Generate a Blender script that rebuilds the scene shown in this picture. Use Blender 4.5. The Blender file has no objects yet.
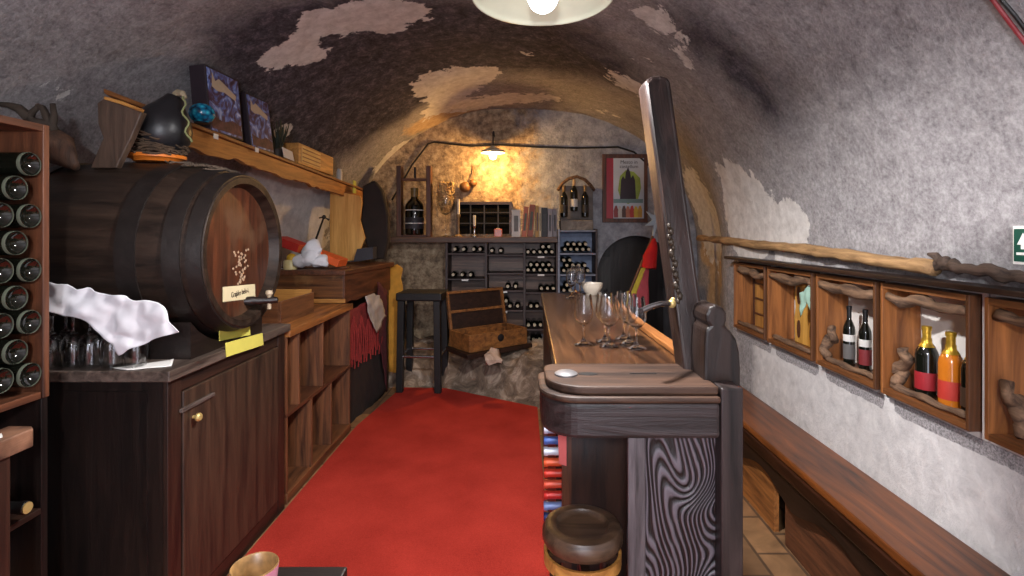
import bpy, bmesh, math, random
from mathutils import Vector, Matrix, noise
random.seed(7)
V = Vector
COL = bpy.context.scene.collection
F, CX, CY, H = 520.0, 522.0, 232.0, 1.5          # focal length (px), vanishing point (px), eye height (m)

# ------------------------------------------------------------------ helpers
def P(px, py, y): return V(((px-CX)/F*y, y, H-(py-CY)/F*y))
def PX(px, py, X): return P(px, py, F*X/(px-CX))
def PZ(px, py, z): return P(px, py, (H-z)*F/(py-CY))
def lin(c):
    return tuple((v/12.92 if v <= .04045 else ((v+.055)/1.055)**2.4) for v in (x/255 for x in c))+(1,)
def lerp(a, b, t): return a+(b-a)*t
def sstep(a, b, x):
    t = min(1, max(0, (x-a)/(b-a))); return t*t*(3-2*t)
def wm(o):
    return wm(o.parent) @ o.matrix_basis if o.parent else o.matrix_basis.copy()
def tag(o, label=None, cat=None, group=None, kind=None):
    if label: o['label'] = label
    if cat: o['category'] = cat
    if group: o['group'] = group
    if kind: o['kind'] = kind
    return o
def thing(name, loc, label, cat, group=None, rz=0):
    o = bpy.data.objects.new(name, None); COL.objects.link(o)
    o.empty_display_size = .05
    o.location = loc; o.rotation_euler = (0, 0, rz)
    return tag(o, label, cat, group)
def copy_tree(o, parent=None):
    c = o.copy(); COL.objects.link(c)
    if parent: c.parent = parent
    for ch in [x for x in list(COL.objects) if x.parent == o]: copy_tree(ch, c)
    return c
def inst(proto, loc, rot=(0, 0, 0), label=None, group=None, scale=None):
    o = proto if not proto.get('_used') else copy_tree(proto)
    if '_used' in o and o is not proto: del o['_used']
    proto['_used'] = 1
    o.location = loc; o.rotation_euler = rot
    if scale: o.scale = (scale,)*3
    return tag(o, label, None, group)
PROTOS = []
def done_protos():
    for o in COL.objects:
        if '_used' in o: del o['_used']

class MB:
    def __init__(s): s.bm = bmesh.new()
    def box(s, x0, x1, y0, y1, z0, z1, M=None):
        v = [s.bm.verts.new(V((x, y, z)) if M is None else M @ V((x, y, z))) for x in (x0, x1) for y in (y0, y1) for z in (z0, z1)]
        for f in ((0, 1, 3, 2), (4, 6, 7, 5), (0, 4, 5, 1), (2, 3, 7, 6), (0, 2, 6, 4), (1, 5, 7, 3)): s.bm.faces.new([v[i] for i in f])
        return s
    def bar(s, a, b, w, d, up=V((0, 0, 1))):
        a, b = V(a), V(b); z = (b-a); L = z.length; z.normalize()
        x = up.cross(z)
        if x.length < 1e-4: x = V((1, 0, 0)).cross(z)
        x.normalize(); y = z.cross(x)
        M = Matrix((x, y, z)).transposed().to_4x4(); M.translation = a
        return s.box(-w/2, w/2, -d/2, d/2, 0, L, M)
    def prism(s, pts, d):
        d = V(d); a = [s.bm.verts.new(V(p)) for p in pts]; b = [s.bm.verts.new(V(p)+d) for p in pts]
        n = len(a)
        s.bm.faces.new(a); s.bm.faces.new(b[::-1])
        for i in range(n): s.bm.faces.new((a[i], b[i], b[(i+1) % n], a[(i+1) % n]))
        return s
    def tube(s, path, r, seg=8, rad=None):
        path = [V(p) for p in path]; rings = []; px = None
        for i, p in enumerate(path):
            t = (path[min(i+1, len(path)-1)]-path[max(i-1, 0)]).normalized()
            if px is None:
                px = t.orthogonal().normalized()
            px = (px - t*px.dot(t)); px = px.normalized() if px.length > 1e-6 else t.orthogonal().normalized()
            q = t.cross(px); rr = rad[i] if rad else r
            rings.append([s.bm.verts.new(p+(px*math.cos(a)+q*math.sin(a))*rr) for a in [2*math.pi*k/seg for k in range(seg)]])
        for A, B in zip(rings, rings[1:]):
            for k in range(seg): s.bm.faces.new((A[k], A[(k+1) % seg], B[(k+1) % seg], B[k]))
        s.bm.faces.new(rings[0][::-1]); s.bm.faces.new(rings[-1])
        return s
    def lathe(s, prof, seg=24, M=None, c=(0, 0, 0)):
        M = M or Matrix.Translation(V(c)); rings = []
        for r, z in prof:
            if r < 1e-6: rings.append([s.bm.verts.new(M @ V((0, 0, z)))])
            else: rings.append([s.bm.verts.new(M @ V((r*math.cos(a), r*math.sin(a), z))) for a in [2*math.pi*k/seg for k in range(seg)]])
        for A, B in zip(rings, rings[1:]):
            for k in range(seg):
                k2 = (k+1) % seg
                if len(A) == 1 and len(B) == 1: continue
                if len(A) == 1: s.bm.faces.new((A[0], B[k2], B[k]))
                elif len(B) == 1: s.bm.faces.new((A[k], A[k2], B[0]))
                else: s.bm.faces.new((A[k], A[k2], B[k2], B[k]))
        return s
    def ball(s, c, r, sc=(1, 1, 1), M=None, u=16, v=10):
        T = Matrix.Translation(V(c)) @ (M or Matrix()) @ Matrix.Diagonal((*sc, 1))
        return s.lathe([(r*math.sin(math.pi*i/v), -r*math.cos(math.pi*i/v)) for i in range(v+1)], u, T)
    def rough(s, amp, sc, seed=0):
        for v in s.bm.verts:
            n = noise.noise_vector(v.co*sc+V((seed, seed*1.7, 3))); v.co += n*amp
        return s
    def build(s, name, mat, parent=None, smooth=False, bev=0, solid=0, sub=0, label=None):
        bm = s.bm; bmesh.ops.recalc_face_normals(bm, faces=bm.faces)
        if parent is not None: off = wm(parent)
        else:
            xs = [v.co for v in bm.verts]
            lo = V((min(c.x for c in xs), min(c.y for c in xs), min(c.z for c in xs))); hi = V((max(c.x for c in xs), max(c.y for c in xs), 0))
            off = Matrix.Translation(V(((lo.x+hi.x)/2, (lo.y+hi.y)/2, lo.z)))
        bm.transform(off.inverted())
        me = bpy.data.meshes.new(name); bm.to_mesh(me); bm.free()
        o = bpy.data.objects.new(name, me); COL.objects.link(o)
        if parent is not None: o.parent = parent
        else: o.matrix_basis = off
        me.materials.append(mat)
        if smooth:
            for p in me.polygons: p.use_smooth = True
            if smooth != 'all':
                me.set_sharp_from_angle(angle=math.radians(40))
        if solid:
            m = o.modifiers.new('s', 'SOLIDIFY'); m.thickness = solid; m.offset = 0
        if bev:
            m = o.modifiers.new('b', 'BEVEL'); m.width = bev; m.segments = 2; m.limit_method = 'ANGLE'; m.angle_limit = math.radians(40)
        if sub:
            m = o.modifiers.new('u', 'SUBSURF'); m.levels = sub; m.render_levels = sub
        if label: o['label'] = label
        return o

def AX(c, axis):
    "matrix: local z along axis at c"
    z = V(axis).normalized(); return Matrix.Translation(V(c)) @ z.to_track_quat('Z', 'Y').to_matrix().to_4x4()
def sheet(top, bot, nu=24, nv=14, amp=.012, sc=9, seed=0, mid=None):
    "cloth between two polylines"
    def at(pl, t):
        t *= len(pl)-1; i = min(int(t), len(pl)-2); return pl[i].lerp(pl[i+1], t-i)
    m = MB(); g = []
    for i in range(nu+1):
        r = []
        for j in range(nv+1):
            t = j/nv; a, b = at(top, i/nu), at(bot, i/nu)
            p = a.lerp(b, t)
            if mid: p = p + V(mid)*4*t*(1-t)
            p = p + noise.noise_vector(p*sc+V((seed, 0, 0)))*amp
            r.append(m.bm.verts.new(p))
        g.append(r)
    for i in range(nu):
        for j in range(nv): m.bm.faces.new((g[i][j], g[i+1][j], g[i+1][j+1], g[i][j+1]))
    return m

# ------------------------------------------------------------------ materials
def newmat(name):
    m = bpy.data.materials.new(name); m.use_nodes = True
    nt = m.node_tree; return m, nt, nt.nodes['Principled BSDF'], nt.nodes, nt.links
def N(nodes, t, **kw):
    n = nodes.new(t)
    for k, v in kw.items():
        if k in n.inputs: n.inputs[k].default_value = v
        else: setattr(n, k, v)
    return n
def ramp(nodes, stops):
    r = nodes.new('ShaderNodeValToRGB'); e = r.color_ramp.elements
    e[0].position, e[0].color = stops[0]; e[1].position, e[1].color = stops[-1]
    for p, c in stops[1:-1]:
        x = e.new(p); x.color = c
    return r
_M = {}
def flat(name, c, rough=.6, metal=0, var=.12, sc=14, bump=.0, emit=0, spec=.5):
    if name in _M: return _M[name]
    m, nt, b, n, l = newmat(name)
    c1 = lin(c); c0 = tuple(v*(1-var*2) for v in c1[:3])+(1,)
    tc = N(n, 'ShaderNodeTexCoord'); ns = N(n, 'ShaderNodeTexNoise', Scale=sc, Detail=6.0)
    l.new(tc.outputs['Object'], ns.inputs['Vector'])
    r = ramp(n, [(.3, c0), (.7, c1)]); l.new(ns.outputs['Fac'], r.inputs['Fac']); l.new(r.outputs['Color'], b.inputs['Base Color'])
    b.inputs['Roughness'].default_value = rough; b.inputs['Metallic'].default_value = metal
    b.inputs['Specular IOR Level'].default_value = spec
    if bump:
        bp = N(n, 'ShaderNodeBump', Strength=bump, Distance=.01); l.new(ns.outputs['Fac'], bp.inputs['Height']); l.new(bp.outputs['Normal'], b.inputs['Normal'])
    if emit:
        b.inputs['Emission Color'].default_value = c1; b.inputs['Emission Strength'].default_value = emit
    _M[name] = m; return m
def wood(name, dark, light, axis='Z', sc=1.0, rough=.45, bump=.35, ring=0.0, worn=None, plank=0, spec=.5):
    if name in _M: return _M[name]
    m, nt, b, n, l = newmat(name)
    tc = N(n, 'ShaderNodeTexCoord'); mp = N(n, 'ShaderNodeMapping')
    s = [16*sc]*3; s['XYZ'.index(axis)] = 1.3*sc; mp.inputs['Scale'].default_value = s
    l.new(tc.outputs['Object'], mp.inputs['Vector'])
    ns = N(n, 'ShaderNodeTexNoise', Scale=1.6, Detail=8.0, Roughness=.65, Distortion=.6); l.new(mp.outputs[0], ns.inputs['Vector'])
    fac = ns.outputs['Fac']
    if ring:
        # growth-ring figure: contour lines of a slow noise
        mp2 = N(n, 'ShaderNodeMapping'); s2 = [5.2]*3; s2['XYZ'.index(axis)] = 1.9; mp2.inputs['Scale'].default_value = s2
        l.new(tc.outputs['Object'], mp2.inputs['Vector'])
        n2 = N(n, 'ShaderNodeTexNoise', Scale=1.0, Detail=1.5, Roughness=.4, Distortion=.5); l.new(mp2.outputs[0], n2.inputs['Vector'])
        mu = N(n, 'ShaderNodeMath', operation='MULTIPLY'); mu.inputs[1].default_value = ring; l.new(n2.outputs['Fac'], mu.inputs[0])
        sn = N(n, 'ShaderNodeMath', operation='SINE'); l.new(mu.outputs[0], sn.inputs[0])
        ma = N(n, 'ShaderNodeMath', operation='MULTIPLY_ADD'); ma.inputs[1].default_value = .3; ma.inputs[2].default_value = .0; l.new(sn.outputs[0], ma.inputs[0])
        ad = N(n, 'ShaderNodeMath', operation='ADD'); l.new(ma.outputs[0], ad.inputs[0]); l.new(ns.outputs['Fac'], ad.inputs[1]); fac = ad.outputs[0]
    r = ramp(n, [(.34, lin(dark)), (.66, lin(light))]); l.new(fac, r.inputs['Fac'])
    colr = r.outputs['Color']
    if worn:
        nw = N(n, 'ShaderNodeTexNoise', Scale=5.0, Detail=5.0); l.new(tc.outputs['Object'], nw.inputs['Vector'])
        rw = ramp(n, [(.5, (0, 0, 0, 1)), (.68, (1, 1, 1, 1))]); l.new(nw.outputs['Fac'], rw.inputs['Fac'])
        mx = N(n, 'ShaderNodeMixRGB'); l.new(rw.outputs['Color'], mx.inputs['Fac']); l.new(colr, mx.inputs[1]); mx.inputs[2].default_value = lin(worn); colr = mx.outputs[0]
    l.new(colr, b.inputs['Base Color'])
    b.inputs['Roughness'].default_value = rough; b.inputs['Specular IOR Level'].default_value = spec
    bp = N(n, 'ShaderNodeBump', Strength=bump, Distance=.006); l.new(fac, bp.inputs['Height']); l.new(bp.outputs['Normal'], b.inputs['Normal'])
    _M[name] = m; return m
def glassmat(name, c, rough=.0, trans=1.0):
    m, nt, b, n, l = newmat(name)
    b.inputs['Base Color'].default_value = lin(c); b.inputs['Roughness'].default_value = rough
    b.inputs['Transmission Weight'].default_value = trans; b.inputs['IOR'].default_value = 1.45
    return m
def emitmat(name, c, s):
    m, nt, b, n, l = newmat(name)
    b.inputs['Base Color'].default_value = lin(c); b.inputs['Emission Color'].default_value = lin(c); b.inputs['Emission Strength'].default_value = s
    return m
def plaster(name, base=(154, 150, 151), dark=(112, 108, 110)):
    "lime plaster; point attributes give where soot, bare cream patches, ochre patches of painted warm light and grey rough-cast lie"
    m, nt, b, n, l = newmat(name)
    tc = N(n, 'ShaderNodeTexCoord')
    def tn(scale, detail=6.0, rough=.6, dist=0.0):
        x = N(n, 'ShaderNodeTexNoise', Scale=scale, Detail=detail, Roughness=rough, Distortion=dist); l.new(tc.outputs['Object'], x.inputs['Vector']); return x.outputs['Fac']
    def attr(a):
        x = n.new('ShaderNodeAttribute'); x.attribute_name = a; return x.outputs['Fac']
    def ma(a, mul, add):
        x = N(n, 'ShaderNodeMath', operation='MULTIPLY_ADD'); l.new(a, x.inputs[0]); x.inputs[1].default_value = mul; x.inputs[2].default_value = add; return x.outputs[0]
    def add(a, c):
        x = N(n, 'ShaderNodeMath', operation='ADD'); l.new(a, x.inputs[0]); l.new(c, x.inputs[1]); return x.outputs[0]
    def mix(f, a, c):
        x = N(n, 'ShaderNodeMixRGB'); l.new(f, x.inputs['Fac'])
        for i, k in ((1, a), (2, c)):
            if isinstance(k, tuple): x.inputs[i].default_value = k
            else: l.new(k, x.inputs[i])
        return x.outputs[0]
    def rmp(f, stops):
        r = ramp(n, stops); l.new(f, r.inputs['Fac']); return r.outputs['Color']
    W, K = (1, 1, 1, 1), (0, 0, 0, 1)
    grain = tn(55, 5, .75); big = tn(3.2, 8, .65, .8); mid = tn(14, 7, .7, .3)
    c0 = rmp(add(ma(grain, .55, 0), ma(mid, .45, 0)), [(.36, lin(dark)), (.52, lin(base)), (.66, lin(tuple(min(255, v+28) for v in base)))])
    c_soot = rmp(add(ma(grain, .4, 0), ma(mid, .6, 0)), [(.38, lin((40, 38, 43))), (.52, lin((74, 70, 78))), (.66, lin((122, 116, 124)))])
    fs = rmp(add(attr('soot'), add(ma(big, 1.1, -.55), ma(mid, .7, -.35))), [(.38, K), (.85, W)])
    c = mix(fs, c0, c_soot)
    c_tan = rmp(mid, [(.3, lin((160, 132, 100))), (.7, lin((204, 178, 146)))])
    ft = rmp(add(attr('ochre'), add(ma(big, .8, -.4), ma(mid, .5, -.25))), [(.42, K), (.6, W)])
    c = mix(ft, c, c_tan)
    c_cream = rmp(mid, [(.3, lin((184, 178, 174))), (.7, lin((228, 224, 220)))])
    fc = rmp(add(attr('bare'), add(ma(big, 1.5, -.70), ma(mid, .7, -.33))), [(.46, K), (.51, W)])
    c = mix(fc, c, c_cream)
    c_rc = rmp(tn(130, 3, .7), [(.35, lin((112, 108, 110))), (.65, lin((182, 177, 178)))])
    fr = rmp(add(attr('roughcast'), ma(tn(20, 4), .5, -.25)), [(.47, K), (.53, W)])
    c = mix(fr, c, c_rc)
    c_wh = rmp(mid, [(.3, lin((188, 184, 184))), (.7, lin((226, 222, 220)))])
    fw = rmp(add(attr('white'), ma(big, .4, -.2)), [(.35, K), (.65, W)])
    wh = mix(fr, c_wh, c_rc)
    c = mix(fw, c, wh)
    l.new(c, b.inputs['Base Color']); b.inputs['Roughness'].default_value = .92; b.inputs['Specular IOR Level'].default_value = .2
    h = add(ma(grain, .5, 0), ma(mid, .8, 0))
    h = add(h, ma(fc, -.25, 0))
    bp = N(n, 'ShaderNodeBump', Strength=.55, Distance=.02); l.new(h, bp.inputs['Height']); l.new(bp.outputs['Normal'], b.inputs['Normal'])
    return m
def rockmat(name, cols, sc=5, bump=1.0):
    m, nt, b, n, l = newmat(name)
    tc = N(n, 'ShaderNodeTexCoord')
    a = N(n, 'ShaderNodeTexNoise', Scale=sc, Detail=9.0, Roughness=.7, Distortion=.8); l.new(tc.outputs['Object'], a.inputs['Vector'])
    r = ramp(n, [(.3, lin(cols[0])), (.5, lin(cols[1])), (.7, lin(cols[2]))]); l.new(a.outputs['Fac'], r.inputs['Fac']); l.new(r.outputs['Color'], b.inputs['Base Color'])
    b.inputs['Roughness'].default_value = .9
    bp = N(n, 'ShaderNodeBump', Strength=bump, Distance=.04); l.new(a.outputs['Fac'], bp.inputs['Height']); l.new(bp.outputs['Normal'], b.inputs['Normal'])
    return m
def picture(name, stops, sc=7, dist=2.0):
    m, nt, b, n, l = newmat(name)
    tc = N(n, 'ShaderNodeTexCoord')
    a = N(n, 'ShaderNodeTexNoise', Scale=sc, Detail=5.0, Distortion=dist); l.new(tc.outputs['Object'], a.inputs['Vector'])
    r = ramp(n, [(p, lin(c)) for p, c in stops]); l.new(a.outputs['Fac'], r.inputs['Fac']); l.new(r.outputs['Color'], b.inputs['Base Color']); b.inputs['Roughness'].default_value = .35
    return m

W_DARK = {ax: wood('dark_wood_'+ax, (22, 13, 10), (58, 36, 26), ax, rough=.45) for ax in 'XYZ'}
W_BLACK = {ax: wood('black_wood_'+ax, (14, 9, 8), (34, 23, 19), ax, rough=.4) for ax in 'XYZ'}
W_BROWN = {ax: wood('brown_wood_'+ax, (70, 40, 24), (128, 80, 48), ax, rough=.5) for ax in 'XYZ'}
W_MID = {ax: wood('mid_wood_'+ax, (54, 28, 17), (106, 62, 38), ax, rough=.5) for ax in 'XYZ'}
W_ORANGE = {ax: wood('orange_wood_'+ax, (96, 54, 24), (176, 112, 56), ax, rough=.5) for ax in 'XYZ'}
W_HONEY = {ax: wood('honey_wood_'+ax, (138, 88, 38), (204, 146, 74), ax, rough=.5) for ax in 'XYZ'}
W_OLD = {ax: wood('weathered_wood_'+ax, (44, 32, 27), (120, 104, 96), ax, rough=.6, bump=.6) for ax in 'XYZ'}
W_BARK = wood('driftwood_bark', (58, 40, 30), (136, 104, 78), 'Y', sc=1.6, rough=.8, bump=.9)
W_LOG = wood('golden_bark', (104, 76, 46), (176, 138, 94), 'Y', sc=1.6, rough=.75, bump=.7)
G_CLEAR = glassmat('clear_glass', (250, 250, 250))
BOTTLE = flat('dark_bottle_glass', (17, 18, 13), .06, var=.05, spec=.8)
RIM_GLINT = flat('bottle_rim_glint', (96, 100, 86), .12, var=.1)  # paler ring puts the base rim's refracted brightness into the colour
STEEL = flat('steel', (190, 190, 195), .25, 1, .05)
IRON = flat('dark_iron', (58, 56, 58), .5, .8, .1)
BRASS = flat('brass', (206, 178, 112), .35, .4, .1)
WHITE = flat('white_cloth', (222, 220, 224), .8, var=.06, sc=20)
PAPER = flat('paper', (232, 228, 222), .8, var=.03)
BLACKM = flat('black_paint', (16, 14, 14), .5, var=.1)
RED = flat('red_fabric', (190, 24, 24), .8, var=.15)

# ------------------------------------------------------------------ the vault
YB, YF = 5.8, -1.7
ZS, ZP, NP = 1.3, 2.88, 2.15
def xl(y): return lerp(-2.3, -1.88, sstep(2.6, 5.8, y))
def xr(y): return lerp(1.5, 1.95, sstep(3.65, 5.3, y))
def vprof(y, t):
    "t in 0..1 from the left springing over the crown to the right springing"
    c, a = (xl(y)+xr(y))/2, (xr(y)-xl(y))/2; th = math.pi*(1-t)
    ct, st = math.cos(th), math.sin(th)
    return V((c+a*math.copysign(abs(ct)**(2/NP), ct), y, ZS+(ZP-ZS)*abs(st)**(2/NP)))
def inside(p):
    c, a = (xl(p.y)+xr(p.y))/2, (xr(p.y)-xl(p.y))/2
    if p.y > YB: return False
    if p.z < ZS: return abs(p.x-c) < a
    return (abs(p.x-c)/a)**NP+((p.z-ZS)/(ZP-ZS))**NP < 1
def hit(px, py):
    d = V(((px-CX)/F, 1, -(py-CY)/F)); o = V((0, 0, H)); t = .3
    while inside(o+d*t) and t < 8: t += .01
    return o+d*t
def blobs(lst):
    r = []
    for px, py, rad, w in lst:
        p = hit(px, py); r.append((p, rad*p.y/F, w))
    return r
def field(p, bl):
    s = 0
    for c, r, w in bl:
        d2 = (p-c).length_squared/(r*r)
        if d2 < 9: s += w*math.exp(-d2*.8)
    return s
SOOT = blobs([(330, 60, 110, .8), (270, 30, 70, .5), (430, 40, 90, .8), (330, 130, 80, .8), (280, 110, 60, .4), (520, 50, 90, .6), (600, 60, 90, .55), (730, 60, 70, .5), (780, 110, 60, .4), (560, 110, 70, .5), (690, 20, 60, .35), (850, 20, 70, .2), (660, 130, 50, .4), (400, 100, 60, .6)])
BARE = blobs([(350, 20, 30, 1), (318, 24, 18, .8), (400, 12, 26, 1), (385, 30, 14, .6), (298, 46, 18, .9), (275, 58, 14, .9), (312, 58, 14, .7), (436, 82, 24, 1), (462, 80, 24, 1.1), (450, 98, 22, .9), (485, 72, 16, .8), (505, 100, 24, .8), (470, 108, 20, .7), (430, 112, 18, .6), (545, 96, 18, .6), (570, 88, 14, .4), (525, 52, 14, .5), (560, 66, 10, .4), (670, 30, 26, .48), (690, 60, 18, .5), (648, 14, 18, .48), (620, 80, 26, .46), (655, 100, 24, .5), (605, 112, 18, .5), (640, 60, 20, .42), (400, 155, 16, .9), (385, 165, 12, .8),
              (700, 195, 30, 1.1), (735, 195, 30, 1.1), (760, 215, 30, 1.1), (788, 238, 26, 1.1), (715, 235, 30, 1), (802, 226, 14, .8), (745, 240, 28, 1), (285, 190, 30, 1.3), (300, 225, 40, 1.4), (262, 185, 18, 1), (280, 240, 30, 1.2), (320, 200, 20, .9), (282, 130, 12, .7), (60, 92, 16, .5)])
WARM_LIT = blobs([(718, 265, 24, .8), (715, 310, 28, .9), (728, 350, 22, .8), (705, 250, 18, .7), (420, 130, 40, .4), (395, 190, 20, .6), (440, 115, 30, .5), (480, 108, 25, .5)])  # warm light on the right-hand wall put into the colour as tan
def setattr_f(o, name, vals):
    a = o.data.attributes.new(name, 'FLOAT', 'POINT'); a.data.foreach_set('value', vals)
def grid_obj(name, rows, mat, skip=None):
    bm = bmesh.new(); vs = [[bm.verts.new(p) for p in r] for r in rows]
    for i in range(len(rows)-1):
        for j in range(len(rows[0])-1):
            if skip and skip(rows[i][j], rows[i+1][j+1]): continue
            bm.faces.new((vs[i][j], vs[i+1][j], vs[i+1][j+1], vs[i][j+1]))
    me = bpy.data.meshes.new(name); bm.to_mesh(me); bm.free()
    o = bpy.data.objects.new(name, me); COL.objects.link(o); me.materials.append(mat); o['kind'] = 'structure'
    for p in me.polygons: p.use_smooth = True
    return o
PL = plaster('lime_plaster')
def paint(o, white=None, rc=None):
    co = [v.co.copy() for v in o.data.vertices]
    setattr_f(o, 'soot', [field(p, SOOT) for p in co])
    setattr_f(o, 'bare', [field(p, BARE) for p in co])
    setattr_f(o, 'ochre', [field(p, WARM_LIT) for p in co])
    setattr_f(o, 'white', [white(p) if white else 0 for p in co])
    setattr_f(o, 'roughcast', [rc(p) if rc else 0 for p in co])
def lump(p, amp=.02, sc=1.6):
    return p+noise.noise_vector(p*sc)*amp+noise.noise_vector(p*sc*4)*amp*.35
ys = [YF+(YB-YF)*i/150 for i in range(151)]+[YB+.06]
WHITEP = blobs([(285, 190, 30, 2), (300, 215, 34, 2.2), (272, 230, 34, 2), (262, 185, 20, 1.6), (318, 205, 18, 1.2)])
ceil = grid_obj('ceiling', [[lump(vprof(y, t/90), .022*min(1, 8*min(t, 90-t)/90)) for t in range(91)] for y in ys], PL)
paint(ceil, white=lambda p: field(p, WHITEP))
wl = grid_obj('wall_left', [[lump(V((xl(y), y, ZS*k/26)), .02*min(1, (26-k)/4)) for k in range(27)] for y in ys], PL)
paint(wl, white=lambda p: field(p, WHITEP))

# right wall with five niches
NZ0, NZ1 = .846, 1.312
NICHE = [(3.12, 3.58), (2.61, 3.09), (2.14, 2.58), (1.69, 2.115), (1.17, 1.64)]
yset = sorted(set([round(YF+(YB-YF)*i/170, 4) for i in range(171)]+[YB+.06]+[v for a in NICHE for v in a]))
for a, b in NICHE: yset = [y for y in yset if y in (a, b) or (abs(y-a) > .012 and abs(y-b) > .012)]
NZT = 1.298
zset = sorted(set([round(ZS*k/40, 4) for k in range(41) if abs(ZS*k/40-NZ0) > .012 and ZS*k/40 < NZT-.005]+[NZ0, NZT, ZS]))
def in_niche(p, q):
    y, z = (p.y+q.y)/2, (p.z+q.z)/2
    return NZ0 < z < NZT and any(a < y < b for a, b in NICHE)
def wr_pt(y, z):
    k = min(1, (ZS-z)/.15) * (0 if NZ0-.05 < z and any(a-.03 < y < b+.03 for a, b in NICHE) else 1)
    return V((xr(y), y, z))+V((noise.noise(V((y*2, z*2, 1)))*.012*k, 0, 0))
def rcast(p):
    if not (.755 < p.z < .86) or p.y > 3.7: return 0
    zz = sstep(.755, .79, p.z); gap = 1
    for g in (3.1, 2.6, 2.12): gap = min(gap, sstep(.0, .05, abs(p.y-g)))
    return zz*gap*sstep(1.2, 1.3, p.y)
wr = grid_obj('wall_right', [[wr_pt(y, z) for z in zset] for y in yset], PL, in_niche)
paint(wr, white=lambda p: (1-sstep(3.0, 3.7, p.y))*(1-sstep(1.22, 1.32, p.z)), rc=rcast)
bm = MB()
for a, b in NICHE:
    bm.box(1.612, 1.622, a-.02, b+.02, NZ0-.02, NZT+.02)
    bm.box(1.496, 1.612, a-.02, a, NZ0-.02, NZT+.02).box(1.496, 1.612, b, b+.02, NZ0-.02, NZT+.02).box(1.496, 1.612, a, b, NZ0-.02, NZ0).box(1.496, 1.612, a, b, NZT, NZT+.015)
nb = bm.build('wall_right_niche_back', flat('niche_white', (226, 220, 214), .9, var=.05, bump=.3, sc=30)); nb['kind'] = 'structure'

# back wall with an arched opening
DX0, DX1, DZT = .84, 1.70, 1.46
arch = [V((DX0, YB, .0))]+[V(((DX0+DX1)/2-(DX1-DX0)/2*math.cos(math.pi*k/24), YB, DZT-.43+.43*math.sin(math.pi*k/24))) for k in range(25)]+[V((DX1, YB, .0))]
def backmat():
    m, nt, b, n, l = newmat('back_wall_plaster')
    tc = N(n, 'ShaderNodeTexCoord')
    def tn(s, d=7.0, r=.65, di=.1):
        x = N(n, 'ShaderNodeTexNoise', Scale=s, Detail=d, Roughness=r, Distortion=di); l.new(tc.outputs['Object'], x.inputs['Vector']); return x.outputs['Fac']
    A = ramp(n, [(.3, lin((112, 113, 120))), (.5, lin((158, 160, 168))), (.7, lin((196, 197, 205)))]); l.new(tn(7, 9, .7, .1), A.inputs['Fac'])
    B = ramp(n, [(.34, lin((96, 80, 66))), (.5, lin((156, 134, 108))), (.66, lin((200, 180, 150)))]); l.new(tn(12, 9, .7, .15), B.inputs['Fac'])
    sp = N(n, 'ShaderNodeSeparateXYZ'); l.new(tc.outputs['Object'], sp.inputs[0])
    mm = N(n, 'ShaderNodeMath', operation='MULTIPLY_ADD'); l.new(tn(2.5), mm.inputs[0]); mm.inputs[1].default_value = 1.2; l.new(sp.outputs['X'], mm.inputs[2])
    f = ramp(n, [(.55, (1, 1, 1, 1)), (.8, (0, 0, 0, 1))]); l.new(mm.outputs[0], f.inputs['Fac'])
    mx = N(n, 'ShaderNodeMixRGB'); l.new(f.outputs['Color'], mx.inputs['Fac']); l.new(A.outputs['Color'], mx.inputs[1]); l.new(B.outputs['Color'], mx.inputs[2])
    l.new(mx.outputs[0], b.inputs['Base Color']); b.inputs['Roughness'].default_value = .9
    bp = N(n, 'ShaderNodeBump', Strength=.9, Distance=.05); l.new(tn(9, 9, .7, .1), bp.inputs['Height']); l.new(bp.outputs['Normal'], b.inputs['Normal'])
    return m
bm = MB(); b_ = bm.bm
def quad(*p): b_.faces.new([b_.verts.new(V(q)) for q in p])
quad((-2.4, YB, 0), (DX0, YB, 0), (DX0, YB, 3.1), (-2.4, YB, 3.1)); quad((DX1, YB, 0), (2.4, YB, 0), (2.4, YB, 3.1), (DX1, YB, 3.1))
for p_, q_ in zip(arch[1:-1], arch[2:-1]): quad(p_, q_, (q_.x, YB, 3.1), (p_.x, YB, 3.1))
bmesh.ops.remove_doubles(b_, verts=b_.verts, dist=1e-4)
wb = bm.build('wall_back', backmat()); wb['kind'] = 'structure'
# passage behind the arch, with its dark door
bm = MB(); b_ = bm.bm
A = [b_.verts.new(p) for p in arch]; B = [b_.verts.new(p+V((0, .7, 0))) for p in arch]
for i in range(len(A)-1): b_.faces.new((A[i], B[i], B[i+1], A[i+1]))
o = bm.build('wall_passage', flat('passage_plaster', (120, 120, 126), .9, var=.2, sc=6, bump=.4)); o['kind'] = 'structure'
d = MB().prism([p+V((0, .45, 0)) for p in arch[::-1]], (0, .05, 0)).build('door_1', W_BLACK['Z']); d['kind'] = 'structure'
MB().lathe([(.0, 0), (.02, .0), (.025, .03), (0, .045)], 12, AX((1.0, YB+.45, .8), (0, -1, 0))).build('door_knob', IRON, d, True)
m_ = MB().box(DX0+.05, DX0+.22, YB+.425, YB+.45, .1, 1.2); m_.build('door_panel', wood('grey_door_wood', (36, 34, 34), (66, 62, 60), 'Z'), d)
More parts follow.
